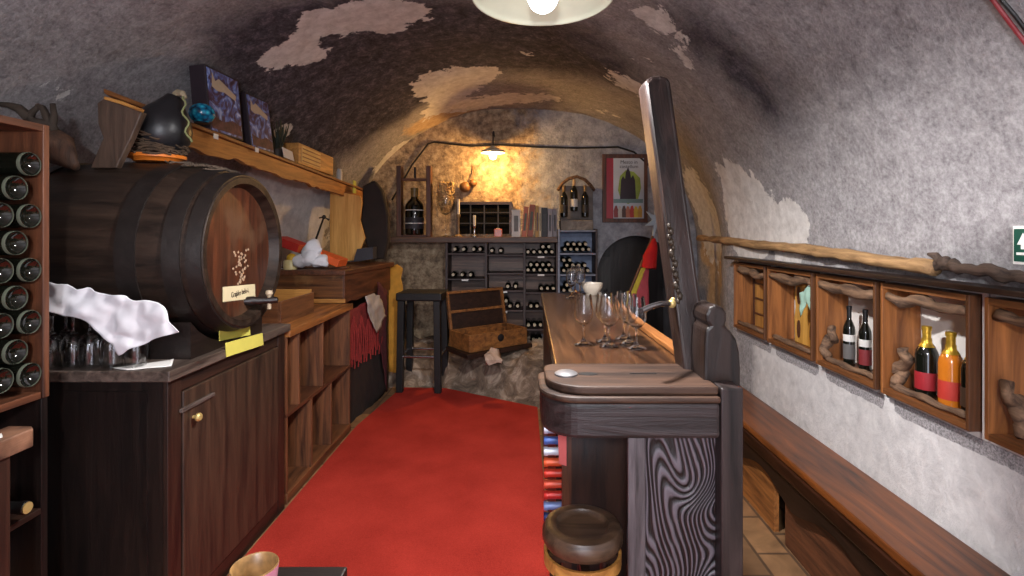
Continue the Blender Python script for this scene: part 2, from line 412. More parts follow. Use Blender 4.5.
# floor
def floormat():
    m, nt, b, n, l = newmat('floor_stone')
    tc = N(n, 'ShaderNodeTexCoord')
    br = N(n, 'ShaderNodeTexBrick', Scale=1.6); br.inputs['Mortar Size'].default_value = .012
    br.inputs['Color1'].default_value = lin((140, 104, 70)); br.inputs['Color2'].default_value = lin((112, 82, 56)); br.inputs['Mortar'].default_value = lin((84, 62, 44))
    mp = N(n, 'ShaderNodeMapping'); mp.inputs['Rotation'].default_value = (0, 0, math.pi/2); l.new(tc.outputs['Object'], mp.inputs['Vector']); l.new(mp.outputs[0], br.inputs['Vector'])
    ns = N(n, 'ShaderNodeTexNoise', Scale=6.0, Detail=8.0, Distortion=1.0); l.new(tc.outputs['Object'], ns.inputs['Vector'])
    mx = N(n, 'ShaderNodeMixRGB', blend_type='OVERLAY'); mx.inputs['Fac'].default_value = .8; l.new(br.outputs['Color'], mx.inputs[1]); l.new(ns.outputs['Fac'], mx.inputs[2])
    l.new(mx.outputs[0], b.inputs['Base Color']); b.inputs['Roughness'].default_value = .6
    bp = N(n, 'ShaderNodeBump', Strength=.3, Distance=.01); l.new(ns.outputs['Fac'], bp.inputs['Height']); l.new(bp.outputs['Normal'], b.inputs['Normal'])
    return m
fl = MB().box(-2.5, 2.5, YF, YB+.75, -.1, 0).build('floor', floormat()); fl['kind'] = 'structure'
# entrance wall behind the camera with an unseen doorway added to let daylight in
bm = MB(); b_ = bm.bm
op = [V((-.75, YF, 0)), V((-.75, YF, 2.1)), V((.75, YF, 2.1)), V((.75, YF, 0))]
def quad(*p): b_.faces.new([b_.verts.new(V(q)) for q in p])
quad((-2.5, YF, 0), (-.75, YF, 0), (-.75, YF, 3.1), (-2.5, YF, 3.1)); quad((.75, YF, 0), (2.5, YF, 0), (2.5, YF, 3.1), (.75, YF, 3.1)); quad((-.75, YF, 2.1), (.75, YF, 2.1), (.75, YF, 3.1), (-.75, YF, 3.1))
o = bm.build('wall_front', flat('front_plaster', (190, 184, 180), .9, var=.1, bump=.4)); o['kind'] = 'structure'
# rock the far end of the cellar stands on
def rock_h(x, y):
    edge = 4.95+(x+.75)*-.62 if x > -.75 else 5.0
    e = y-max(4.4, edge); s = sstep(-.02, .32, e)
    return s*(.36+.05*noise.noise(V((x*3, y*3, 0))))+s*.07*noise.noise(V((x*7, y*7, 5)))+s*.03*noise.noise(V((x*17, y*17, 2)))-.012
ROCK = rockmat('bedrock', ((58, 46, 38), (122, 104, 88), (196, 178, 160)), 6)
o = grid_obj('floor_rock', [[V((x, y, rock_h(x, y))) for y in [4.3+i*.025 for i in range(61)]] for x in [-1.9+i*.025 for i in range(93)]], ROCK)

# ------------------------------------------------------------------ carpet
def carpetmat():
    m, nt, b, n, l = newmat('red_carpet')
    tc = N(n, 'ShaderNodeTexCoord'); ns = N(n, 'ShaderNodeTexNoise', Scale=220.0, Detail=3.0); n2 = N(n, 'ShaderNodeTexNoise', Scale=3.0, Detail=6.0)
    for q in (ns, n2): l.new(tc.outputs['Object'], q.inputs['Vector'])
    mm = N(n, 'ShaderNodeMath', operation='MULTIPLY_ADD'); l.new(ns.outputs['Fac'], mm.inputs[0]); mm.inputs[1].default_value = .5; mm2 = N(n, 'ShaderNodeMath', operation='MULTIPLY'); l.new(n2.outputs['Fac'], mm2.inputs[0]); mm2.inputs[1].default_value = .5; l.new(mm2.outputs[0], mm.inputs[2])
    r = ramp(n, [(.3, lin((138, 36, 28))), (.7, lin((190, 62, 50)))]); l.new(mm.outputs[0], r.inputs['Fac']); l.new(r.outputs['Color'], b.inputs['Base Color'])
    b.inputs['Roughness'].default_value = .95; b.inputs['Specular IOR Level'].default_value = .1
    bp = N(n, 'ShaderNodeBump', Strength=.5, Distance=.005); l.new(ns.outputs['Fac'], bp.inputs['Height']); l.new(bp.outputs['Normal'], b.inputs['Normal'])
    return m
cp = [V((-1.275, -1.3, .001)), V((.13, -1.3, .001)), V((.13, 4.42, .001)), V((-.72, 4.95, .001)), V((-1.15, 4.98, .001)), V((-1.27, 4.0, .001))]
tag(MB().prism(cp, (0, 0, .012)).build('carpet', carpetmat()), 'long red carpet covering the aisle between bar and cabinets', 'carpet')

# ------------------------------------------------------------------ prototypes: bottles and glasses
def bprof(r, h):
    return [(0, .02), (r*.55, .014), (r*.86, 0), (r*.97, .004), (r, .014), (r, h*.60), (r*.93, h*.66), (r*.66, h*.73), (r*.42, h*.78), (r*.37, h*.84), (r*.36, h*.955), (r*.42, h*.957), (r*.42, h), (0, h)]
def make_bottle(label, cat='bottle', r=.037, h=.30, cap=(60, 20, 24), body=BOTTLE, lab=None, lab2=None, rim=False, capfrom=.80, foil=None, name='wine_bottle', seg=20):
    t = thing(name, (0, 0, 0), label, cat)
    MB().lathe(bprof(r, h), seg).build('glass_body', body, t, True)
    cm = foil or flat('capsule_%d_%d_%d' % cap, cap, .4, var=.08)
    MB().lathe([(r*.40, h*capfrom), (r*.385, h*.95), (r*.45, h*.952), (r*.45, h*1.003), (r*.40, h*1.008), (0, h*1.008)], 14).build('capsule', cm, t, True)
    if lab:
        MB().lathe([(r*1.01, h*.13), (r*1.015, h*.135), (r*1.015, h*.37), (r*1.01, h*.375)], seg).build('paper_label', flat('label_%d_%d_%d' % lab, lab, .6, var=.06), t, True)
    if lab2:
        MB().lathe([(r*1.01, h*.42), (r*1.015, h*.425), (r*1.015, h*.53), (r*1.01, h*.535)], seg).build('neck_label', flat('label_%d_%d_%d' % lab2, lab2, .6, var=.06), t, True)
    if rim:
        MB().lathe([(r*.945, .001), (r*.955, -.002), (r*.965, -.002), (r*1.005, .005), (r*.995, .008)], 24).build('base_rim_glint', RIM_GLINT, t, True)
    return t
def gprof(h, r):
    o = [(0, 0), (.55*r*1.7, .001), (r*.98, .002), (r*.98, .004), (r*.4, .010), (.0045, .022), (.004, h*.36), (.006, h*.385)]
    bowl = [(r*.3, h*.405), (r*.52, h*.43), (r*.7, h*.465), (r*.84, h*.51), (r*.93, h*.56), (r*.98, h*.62), (r*.975, h*.69), (r*.94, h*.77), (r*.89, h*.85), (r*.83, h*.93), (r*.77, h)]
    inn = [(q-.0014, z+(.001 if i else .003)) for i, (q, z) in enumerate(bowl)][::-1]
    inn[0] = (bowl[-1][0]-.0012, h)
    return o+bowl+inn+[(0, h*.412)]
def make_glass(label, h=.18, r=.035):
    t = thing('wine_glass', (0, 0, 0), label, 'glass')
    MB().lathe(gprof(h, r), 28).build('glass_bowl', G_CLEAR, t, True)
    return t

# ------------------------------------------------------------------ lamps
def lamp(name, c, R, rise, label, ztop, bulb_r, power, col, shade_mat, emit, bulbz):
    t = thing(name, c, label, 'lamp')
    x, y, z = c
    prof = [(R, 0), (R*.96, rise*.12), (R*.72, rise*.45), (R*.4, rise*.78), (R*.16, rise), (R*.14, rise+.05), (0, rise+.05)]
    MB().lathe([(R+.004, -.004), (R+.004, .002)]+[(r+.003, q+.004) for r, q in prof[1:]], 40, Matrix.Translation(V(c))).build('lamp_shade', shade_mat, t, True, solid=.004)
    MB().tube([(x, y, z+rise+.04), (x, y, ztop)], .005, 8).build('cord', BLACKM, t)
    MB().lathe([(0, .12), (.018, .12), (.02, .06), (.0, .06)], 14, Matrix.Translation(V((x, y, bulbz-.01)))).build('socket', BLACKM, t, True)
    MB().ball((x, y, bulbz), bulb_r, (1, 1, 1.15)).build('bulb', emitmat(name+'_bulb', col, emit), t, 'all')
    L = bpy.data.lights.new(name+'_light', 'SPOT'); L.energy = power; L.spot_size = math.radians(178); L.spot_blend = .45; L.color = tuple(lin(col)[:3]); L.shadow_soft_size = bulb_r
    o = bpy.data.objects.new(name+'_light', L); COL.objects.link(o); o.parent = t; o.location = (0, 0, bulbz-z-bulb_r*1.4)
    return t
lamp('pendant_lamp', (.07, 1.75, 2.292), .235, .11, 'wide enamel pendant lamp with bare glowing bulb under the vault', 2.86, .055, 210, (252, 250, 250), flat('cream_enamel', (206, 208, 186), .35, var=.04), 7, 2.30)
t = thing('added_fill_lamp', (-.1, -.75, 2.05), 'added unseen fill bulb hanging on a cord behind the camera', 'lamp')  # added unseen bulb behind the camera, brightens the vault and front
MB().tube([(-.1, -.75, 2.17), (-.1, -.75, 2.86)], .005, 8).build('cord', BLACKM, t)
MB().lathe([(0, 2.17), (.02, 2.17), (.022, 2.11), (0, 2.11)], 14, Matrix.Translation(V((-.1, -.75, 0)))).build('socket', BLACKM, t, True)
MB().ball((-.1, -.75, 2.05), .07).build('bulb', emitmat('globe_bulb', (255, 246, 236), 7), t, 'all')
L = bpy.data.lights.new('globe_light', 'POINT'); L.energy = 135; L.color = lin((248, 250, 255))[:3]; L.shadow_soft_size = .08
o = bpy.data.objects.new('globe_light', L); COL.objects.link(o); o.parent = t; o.location = (0, 0, -.17)
# little lamp on a hook at the back wall
c = P(493, 152, 5.5)
t = thing('wall_lamp', c, 'small warm glowing lamp on a hook at the back wall', 'lamp')
MB().tube([(c.x, YB, c.z+.22), (c.x, 5.62, c.z+.24), (c.x, 5.52, c.z+.21), (c.x, 5.5, c.z+.12), (c.x, 5.5, c.z+.05)], .007).build('hook', IRON, t, True)
MB().lathe([(.13, -.01), (.12, .012), (.07, .03), (.03, .045), (.025, .06), (0, .06)], 24, Matrix.Translation(c)).build('lamp_shade', flat('old_enamel', (200, 190, 170), .4), t, True, solid=.003)
MB().ball((c.x, c.y, c.z-.04), .04).build('bulb', emitmat('warm_bulb', (255, 214, 140), 45), t, 'all')
L = bpy.data.lights.new('wall_lamp_light', 'POINT'); L.energy = 42; L.color = lin((255, 196, 116))[:3]; L.shadow_soft_size = .04
o = bpy.data.objects.new('wall_lamp_light', L); COL.objects.link(o); o.parent = t; o.location = (0, 0, -.1)

# ------------------------------------------------------------------ the bar
BAR_OAK = wood('bar_top_oak', (40, 24, 15), (86, 55, 34), 'Y', rough=.2, bump=.15)
SLAB_OAK = wood('end_slab_oak', (36, 23, 17), (82, 58, 44), 'X', rough=.55, bump=.4, spec=.3)
FRONT_OAK = wood('brushed_oak', (18, 12, 11), (62, 50, 49), 'X', rough=.4, bump=.9, spec=.4)
RING_OAK = wood('figured_oak', (22, 15, 15), (98, 90, 96), 'Z', rough=.38, bump=.9, ring=300)
bar = thing('bar_counter', (.3, 2.4, 0), 'dark oak bar counter with figured front panel and rounded end', 'bar')
MB().prism([(.10, 1.50, 1.045), (.54, 1.50, 1.045), (.50, 3.47, 1.045), (.125, 3.47, 1.045)], (0, 0, .05)).build('countertop', BAR_OAK, bar, bev=.006)
MB().prism([(.50, 1.62, 1.095), (.545, 1.62, 1.095), (.508, 3.0, 1.095), (.47, 3.0, 1.095)], (0, 0, .02)).build('edge_rail', W_ORANGE['Y'], bar, bev=.004)
def slab_outline(g):
    x0, x1, y0, y1 = .052-g, .503, 1.315-g, 1.565; r = .105
    pts = [(x0+r+r*math.cos(a), y0+r*1.0+r*math.sin(a)) for a in [math.pi+math.pi/2*k/10 for k in range(11)]]
    pts += [(x1, y0), (x1, y1)]
    pts += [(x0+.04+.04*math.cos(a), y1-.04+.04*math.sin(a)) for a in [math.pi/2+math.pi/2*k/5 for k in range(6)]]
    return pts
MB().prism([(x, y, 1.083) for x, y in slab_outline(-.012)], (0, 0, .022)).build('end_slab', SLAB_OAK, bar, bev=.006)
MB().prism([(x, y, 1.066) for x, y in slab_outline(.006)], (0, 0, .017)).build('slab_moulding', SLAB_OAK, bar, bev=.007)
MB().prism([(x, y, .975) for x, y in slab_outline(0)], (0, 0, .091)).build('slab_apron', FRONT_OAK, bar, bev=.01)
MB().box(.283, .515, 1.36, 1.41, 0, .975).build('front_panel', RING_OAK, bar, bev=.006)
MB().box(.276, .322, 1.352, 1.36, 0, .965).build('panel_stile', wood('grey_stile', (44, 36, 37), (112, 103, 106), 'Z', rough=.45), bar, bev=.003)
q = 1.385
sc_ = [(704, 396), (705, 345), (706, 330), (710, 326), (707, 322), (706, 315), (709, 308), (716, 305), (723, 307), (727, 313), (727, 321), (725, 326), (731, 331), (737, 340), (740, 352), (741, 368), (741, 396)]
MB().prism([P(a, b, q) for a, b in sc_], (0, .11, 0)).build('carved_end', wood('carved_dark_oak', (18, 12, 10), (50, 37, 32), 'Z', rough=.35, spec=.35), bar, bev=.012)
MB().box(.505, .562, 1.318, 1.46, .0, 1.104).build('corner_post', wood('post_oak', (20, 14, 13), (62, 50, 48), 'Z', rough=.4, spec=.4), bar, bev=.005)
m_ = MB().box(.14, .50, 1.74, 1.78, 0, 1.045); m_.build('end_board', W_DARK['Z'], bar)
MB().box(.14, .17, 2.14, 3.42, 0, 1.045).build('side_board', W_DARK['Y'], bar)
MB().box(.47, .50, 1.78, 3.42, 0, 1.045).build('side_board', W_DARK['Y'], bar)
MB().box(.17, .47, 3.39, 3.42, 0, 1.045).build('end_board', W_DARK['Z'], bar)
MB().box(.145, .47, 1.78, 2.14, .375, .395).build('bottle_shelf', W_DARK['Y'], bar)
MB().box(.135, .165, 1.735, 1.775, 0, 1.045).build('corner_stile', W_MID['Z'], bar)
pz = PZ(566, 374.5, 1.105)
MB().lathe([(0, 0), (.032, 0), (.032, .006), (.024, .011), (0, .012)], 20, Matrix.Translation(V((pz.x, pz.y, 1.103)))).build('iron_cap', flat('grey_iron', (120, 116, 116), .5, .3, .2), bar, True)
pz = PZ(588, 374, 1.105); MB().lathe([(0, 0), (.026, 0), (.024, .0025), (0, .003)], 20, Matrix.Translation(V((pz.x, pz.y, 1.104))) @ Matrix.Diagonal((1.1, .55, 1, 1))).build('hole_disc', BLACKM, bar, True)  # black disc laid flat to draw the hole
MB().box(.30, .375, 1.447, 1.453, 1.1045, 1.1065).build('slot', BLACKM, bar)
# wooden lever beam
lev = thing('lever_beam', P(697, 372, 1.49), 'tall dark oak lever beam slanting up from the bar end', 'beam')
q0, q1 = 1.49, 1.66
bl, br_ = P(685, 374, q0), P(711, 374, q0); tl, tr = P(645, 84, q1), P(671, 82, q1)
cap_ = [P(646, 79, q1), P(652, 76, q1), (P(661, 75, q1)), P(668, 77, q1)]
MB().prism([bl, br_, tr]+cap_[::-1]+[tl], (0, .1, 0)).build('beam', wood('lever_oak', (20, 13, 11), (54, 39, 35), 'Z', rough=.4, bump=.6, spec=.3), lev, bev=.01)
MB().tube([P(641, 311, 1.42), P(650, 307, 1.45), P(660, 304, 1.5), P(668, 303.5, 1.53), P(677, 303, 1.56)], .008, 10).build('steel_handle', STEEL, lev, True)
MB().ball(P(672, 303.5, 1.54), .013).ball(P(673, 300, 1.54), .008).build('handle_bolt', BRASS, lev, True)
m_ = MB()
for k in range(15):
    a = P(669+k*.75+1.5*math.sin(k*2.1), 226+k*5.4, 1.5+.002*k); m_.ball(a, .0085 if k % 2 else .006, (1, 1, 1.4), u=8, v=6)
m_.build('chain', flat('old_bronze', (62, 50, 38), .5, .3), lev, True)
# glasses
gl_near = [(583.7, 344.5, 'clear tasting glass standing alone on the bar, nearest the aisle edge'),
           (605, 341.5, 'clear tasting glass just behind the middle pair glass on the bar'),
           (609, 346.5, 'clear tasting glass at the front of the middle pair on the bar'),
           (624, 339, 'clear tasting glass at the back of the three near the steel handle'),
           (629, 343.3, 'clear tasting glass between two others near the steel handle'),
           (636.5, 348.5, 'clear tasting glass directly below the tip of the steel handle')]
gp = make_glass('x')
for px, py, lb in gl_near:
    p = PZ(px, py, 1.096); inst(gp, (p.x, p.y, 1.0955), (0, 0, random.random()), lb, 'tasting glasses on the bar')
for px, py, lb in [(571.5, 298, 'clear glass at far bar end, in front of two others'), (580, 295.5, 'clear glass at far bar end, beside the pale bowl'), (575, 292.5, 'clear glass at far bar end, furthest of its three')]:
    p = PZ(px, py, 1.096); inst(gp, (p.x, p.y, 1.0955), (0, 0, 0), lb, 'tasting glasses on the bar')
p = P(592, 290, 3.36)
t = thing('bowl', (p.x, 3.36, 1.0955), 'pale round bowl standing at the far end of the bar', 'bowl')
MB().lathe([(0, 0), (.035, 0), (.05, .02), (.066, .05), (.07, .075), (.064, .075), (.058, .05), (.03, .012), (0, .01)], 28, Matrix.Translation(t.location)).build('bowl_body', flat('pale_ceramic', (214, 200, 182), .4), t, True)
# capsuled bottles stacked in the open side of the bar
caps = [((225, 228, 238), 'silver-white'), ((60, 92, 160), 'blue'), ((205, 212, 230), 'pale grey'), ((70, 100, 170), 'blue'), ((214, 220, 232), 'white'), ((222, 92, 52), 'orange'), ((206, 60, 44), 'red'), ((214, 84, 60), 'light red'), ((196, 46, 40), 'deep red'), ((120, 140, 190), 'grey-blue'), ((40, 52, 100), 'navy')]
order = ['topmost', 'second from top', 'third from top', 'fourth from top', 'fifth from top', 'sixth from top', 'seventh from top', 'eighth from top', 'third from bottom', 'second from bottom', 'bottom one']
for k, (c, nm) in enumerate(caps):
    z = .395+.0215+(10-k)*.0415; yy = 1.98
    b = make_bottle('small bottle with %s capsule, %s, poking from the bar side above carpet' % (nm, order[k]), cap=c, r=.0205, h=.27, capfrom=.74)
    b['group'] = 'bottles in the bar side'; b.location = (.355, yy, z); b.rotation_euler = (0, -math.pi/2, 0)
    for ch in [x for x in COL.objects if x.parent == b and x.name.startswith('capsule')]: ch.scale = (1.85, 1.85, 1)
tag(MB().prism([P(558, 435, 1.73), P(566.5, 436, 1.73), P(566.5, 466, 1.73), P(559, 464, 1.73)], (0, .003, 0)).build('card', flat('pink_paper', (205, 96, 92), .7, var=.05)), 'small pink card pinned to the bar corner under the slab', 'card')
# round stool at the bar
sx, sy = .166, 1.43
st = thing('round_stool', (sx, sy, .0), 'round dished dark wooden stool tucked under the bar end', 'stool')
MT = Matrix.Translation(V((sx, sy, 0)))
MB().lathe([(0, .686), (.06, .687), (.068, .690), (.074, .700), (.088, .703), (.102, .698), (.110, .683), (.110, .664), (.102, .650), (.085, .645), (0, .645)], 40, MT).build('seat', wood('stool_seat_oak', (44, 30, 22), (98, 74, 56), 'X', rough=.35), st, True)
MB().lathe([(.098, .63), (.106, .63), (.106, .598), (.098, .598), (.098, .63)], 36, MT).build('support_ring', W_HONEY['X'], st, True)
MB().lathe([(.014, .645), (.014, .30), (.0, .30)], 14, MT).lathe([(.0155, .63-.0), (.0175, .626)], 14, MT).build('screw', IRON, st, True)
m_ = MB().box(sx-.098, sx+.098, sy-.012, sy+.012, .598, .618).box(sx-.012, sx+.012, sy-.098, sy+.098, .598, .618); m_.build('cross_bars', W_DARK['X'], st)
for k in range(4):
    a = math.pi/4+k*math.pi/2
    MB().tube([(sx+.098*math.cos(a), sy+.098*math.sin(a), .6), (sx+.13*math.cos(a), sy+.13*math.sin(a), .005)], .014, 10).build('leg', W_DARK['Z'], st, True)
MB().lathe([(.112, .2), (.122, .2), (.122, .225), (.112, .225), (.112, .2)], 30, MT).build('foot_ring', IRON, st, True)

# ------------------------------------------------------------------ bench on the far side of the bar
BENCH = wood('bench_top_wood', (44, 19, 9), (130, 72, 32), 'Y', rough=.3, bump=.12, sc=.6)
bn = thing('bench', (1.34, 2.6, 0), 'long polished brown bench against the white wall', 'bench')
MB().box(1.215, 1.488, .5, 4.7, .425, .458).build('seat', BENCH, bn, bev=.008)
MB().box(1.205, 1.235, .5, 4.7, .365, .424).build('seat_edge', wood('bench_edge', (26, 12, 7), (60, 31, 17), 'Y', rough=.3, bump=.12), bn, bev=.006)
pts = [(1.225, .5, .366), (1.225, 4.7, .366)]
k = 4.7
while k > .5:
    u = (k-.5) % .62/.62
    pts.append((1.225, k, .225+.075*abs(math.sin(u*math.pi))**1.5)); k -= .03
pts.append((1.225, .5, .225))
MB().prism(pts, (.018, 0, 0)).build('valance', wood('valance_wood', (20, 11, 8), (44, 25, 17), 'Y', rough=.35), bn)
MB().box(1.26, 1.285, .5, 2.49, 0.001, .42).build('front_board', W_MID['Y'], bn)
MB().box(1.26, 1.285, 2.6, 4.7, 0.001, .42).build('front_board', W_ORANGE['Y'], bn)

# ------------------------------------------------------------------ niches in the wall
ledge = MB().box(1.405, 1.499, .9, 3.62, 1.314, 1.332).build('ledge_board', W_DARK['Y'], bev=.003)
tag(ledge, 'long thin dark board capping the row of wall niches', 'shelf')
def branch(a, b, r, seed, n=12, wob=.03, mat=W_BARK, parent=None, name='driftwood', knots=0):
    a, b = V(a), V(b); pth, rad = [], []
    for i in range(n+1):
        t = i/n; p = a.lerp(b, t)+noise.noise_vector(V((seed, t*3.1, 0)))*wob*min(1, 6*t*(1-t)+.2)
        pth.append(p); rad.append(r*(.75+.5*noise.noise(V((seed*2, t*5, 1)))+.25*math.sin(math.pi*t)))
    m = MB().tube(pth, r, 10, [max(.004, q) for q in rad])
    for k in range(knots):
        i = random.randint(1, n-1); m.ball(pth[i]+noise.noise_vector(pth[i]*30)*r*.6, rad[i]*.7, u=8, v=6)
    m.rough(r*.25, 40, seed)
    return m.build(name, mat, parent, 'all')
NLAB = ['open wooden niche box furthest along the wall, holding a slatted pale panel',
        'open wooden niche box holding an ochre carved board and mint cloth',
        'open wooden niche box holding two slim dark bottles',
        'open wooden niche box holding gold-topped sparkling wines',
        'open wooden niche box below the green sign, cut by the picture edge']
for i, (a, b) in enumerate(NICHE):
    t = thing('niche_box', (1.58, (a+b)/2, NZ0), NLAB[i], 'niche box', 'wooden niche boxes')
    WO = [W_ORANGE, W_MID][0]
    a2, b2 = a+.003, b-.003; f, bk = 1.455, 1.61; th = .014
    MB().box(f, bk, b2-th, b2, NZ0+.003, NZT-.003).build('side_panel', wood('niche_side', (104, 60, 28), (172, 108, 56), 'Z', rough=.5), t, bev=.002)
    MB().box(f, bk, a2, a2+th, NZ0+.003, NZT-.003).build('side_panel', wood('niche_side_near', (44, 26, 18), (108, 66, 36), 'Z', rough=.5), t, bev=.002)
    MB().box(f, bk, a2+th, b2-th, NZT-.025, NZT-.003).build('top_panel', wood('niche_plank', (70, 40, 22), (138, 86, 46), 'Y', rough=.5), t, bev=.002)
    MB().box(f, bk, a2+th, b2-th, NZ0+.003, NZ0+.025).build('bottom_panel', wood('niche_plank', (70, 40, 22), (138, 86, 46), 'Y', rough=.5), t, bev=.002)
    y0, y1, z0, z1 = a2+th, b2-th, NZ0+.025, NZT-.025
    branch((1.475, y0+.01, z1-.035), (1.475, y1-.01, z1-.03), .024, i*3.3+1, wob=.03, parent=t, knots=2)
    if i != 4: branch((1.48, y0+.01, z0+.016), (1.48, y1-.02, z0+.018), .015, i*5.1+2, wob=.014, parent=t, knots=2)
    if i in (2, 3): branch((1.485, y1-.03, z0+.02), (1.50, y1-.05, z0+.17), .024, i+9, wob=.05, parent=t, knots=1)
    if i == 4: branch((1.48, y1-.09, z0+.02), (1.49, y1-.03, z0+.17), .026, 33, wob=.04, parent=t, knots=1, n=8)
# contents of the niches
nz = NZ0+.0255
t = thing('slatted_panel', (1.57, 3.42, nz), 'pale slatted wooden panel standing in the furthest wall niche', 'panel')
MB().box(1.575, 1.585, 3.31, 3.53, nz+.0, nz+.36).build('board', W_HONEY['Z'], t)
for k in range(3): MB().box(1.567, 1.575, 3.33, 3.51, nz+.08+k*.1, nz+.09+k*.1).build('slat', W_MID['Y'], t)
for yy in (3.315, 3.515): MB().box(1.565, 1.575, yy, yy+.012, nz, nz+.36).build('stile', W_MID['Z'], t)
t = thing('carved_board', (1.62, 2.86, nz), 'ochre carved board standing in a wall niche beside mint cloth', 'board')
OCH = wood('ochre_board', (172, 118, 46), (222, 170, 84), 'Z', rough=.5)
MB().prism([(1.57, y+.015, nz+z) for y, z in [(2.74, 0), (2.98, 0), (2.985, .14), (2.97, .2), (2.985, .27), (2.96, .34), (2.9, .37), (2.82, .36), (2.76, .33), (2.745, .2)]], (.03, 0, 0)).build('panel', OCH, t, bev=.004)
m_ = MB()
for yy, zz in ((2.93, .08), (2.93, .27), (2.80, .08)): m_.prism([(1.564, yy+.015+.025*math.cos(q)*(.6), nz+zz+.05*math.sin(q)) for q in [k*math.pi/8 for k in range(16)]], (.007, 0, 0))
m_.build('carving', W_MID['Z'], t)
tag(sheet([V((1.50, 2.80, nz+.30)), V((1.50, 2.72, nz+.35)), V((1.5, 2.66, nz+.31))], [V((1.50, 2.80, nz+.17)), V((1.495, 2.74, nz+.25)), V((1.50, 2.655, nz+.2))], 12, 8, .012, 20, 4).build('cloth', flat('mint_cloth', (176, 214, 196), .8), None, True, solid=.004), 'mint green cloth draped inside the niche with ochre board', 'cloth')
b = make_bottle('slim dark bottle with white label in the wall niche', r=.025, h=.28, cap=(20, 18, 20), lab=(96, 92, 90), lab2=(214, 210, 204)); b.location = (1.535, 2.44, nz)
b = make_bottle('slim dark bottle with red label in the wall niche', r=.025, h=.28, cap=(20, 18, 20), lab=(122, 36, 40), lab2=(214, 210, 204)); b.location = (1.535, 2.325, nz)
GOLD = flat('gold_foil', (214, 172, 62), .3, .7, .15, sc=60, bump=.3)
AMBER = flat('amber_wine_glass', (206, 118, 34), .1, var=.1, spec=.7)
for lab, x, y, bd, lc in (('dark sparkling wine bottle with gold foil and red label in niche', 1.535, 1.972, BOTTLE, (150, 24, 34)), ('orange sparkling wine bottle with gold foil and red label', 1.53, 1.855, AMBER, (186, 52, 40)), ('dark sparkling wine bottle half hidden by the niche side', 1.535, 1.765, BOTTLE, (70, 50, 36))):
    b = make_bottle(lab, r=.037, h=.27, body=bd, foil=GOLD, lab=lc, capfrom=.66, name='sparkling_wine_bottle')
    b.location = (x, y, nz)
    MB().lathe([(.0375*.72, .27*.72), (.0375*.45, .27*.78), (.0375*.42, .27*.84)], 20, Matrix.Translation(b.location)).build('neck_foil', GOLD, b, True)
# log and root along the ledge
pth = [PX(699, 238, 1.62), PX(720, 240, 1.52), PX(760, 245, 1.46), PX(800, 249, 1.452), PX(845, 255, 1.45), PX(890, 262, 1.45), PX(936, 269, 1.45)]
full, rads = [], []
for i in range(len(pth)-1):
    for k in range(8): full.append(pth[i].lerp(pth[i+1], k/8)+noise.noise_vector(V((i+k/8, 4, 2))*2)*.006)
full.append(pth[-1]); rads = [.027+.008*noise.noise(V((j*.35, 0, 0)))+.004*noise.noise(V((j*1.3, 5, 0))) for j in range(len(full))]
lg = MB().tube(full, .02, 12, rads).rough(.006, 26).build('log', W_LOG, None, 'all'); tag(lg, 'long golden bark branch lying above the wall niches', 'branch')
m_ = MB(); pth = [PX(932, 266, 1.45)+V((0, 0, .0)), PX(945, 262, 1.45), PX(960, 268, 1.44), PX(985, 271, 1.45), PX(1010, 276, 1.45), PX(1050, 282, 1.45)]
full = []
for i in range(len(pth)-1):
    for k in range(5): full.append(pth[i].lerp(pth[i+1], k/5)+noise.noise_vector(V((i+k/5, 9, 2))*2.5)*.012)
m_.tube(full, .02, 10, [.017+.012*abs(noise.noise(V((j*.7, 3, 0)))) for j in range(len(full))])
m_.tube([full[4], full[4]+V((-.01, .02, .03)), full[4]+V((-.01, .05, .035))], .012, 8, [.016, .014, .006]); m_.ball(full[5], .024).ball(full[9], .02)
m_.rough(.008, 30, 3)
tag(m_.build('driftwood_root', wood('dark_root', (46, 34, 28), (104, 84, 70), 'Y', sc=1.5, rough=.8, bump=.9), None, 'all'), 'gnarled dark driftwood root on the ledge under the green sign', 'driftwood')
# green sign
t = thing('exit_sign', (1.485, 1.46, 1.40), 'green emergency sign with white arrow on the vault wall', 'sign')
z0, z1, y0, y1 = 1.404, 1.518, 1.34, 1.556
MB().box(1.468, 1.482, y0, y1, z0, z1).build('sign_frame', PAPER, t, bev=.002)
MB().box(1.464, 1.468, y0+.008, y1-.008, z0+.009, z1-.009).build('sign_face', flat('sign_green', (16, 74, 60), .4, var=.03), t)
def sgn(pts): return [(1.4635, y1-.008-u*.1, z0+.009+v*.096) for u, v in pts]
MB().prism(sgn([(.12, .52), (.30, .88), (.48, .52), (.36, .52), (.36, .38), (.24, .38), (.24, .52)]), (-.0015, 0, 0)).build('arrow', PAPER, t)
MB().prism(sgn([(.10, .28), (1.9, .28), (1.9, .2), (.10, .2)]), (-.0015, 0, 0)).build('line', PAPER, t)
# cables on the vault
def on_vault(lst, off=.012):
    r = []
    for px, py in lst:
        p = hit(px, py); d = (V((0, p.y, 1.4))-p).normalized(); r.append(p+d*off)
    return r
tag(MB().tube(on_vault([(986, -25), (1002, -4), (1014, 12), (1026, 28), (1040, 46), (1060, 70)], .026), .0055).build('red_cable', flat('red_cable_sheath', (140, 40, 46), .5)), 'red cable crossing the vault corner above the green sign', 'cable')
tag(MB().tube(on_vault([(995, -25), (1011, -4), (1023, 10), (1035, 26), (1049, 44), (1069, 68)], .026), .005).build('black_cable', BLACKM), 'black cable running beside the red cable on the vault', 'cable')

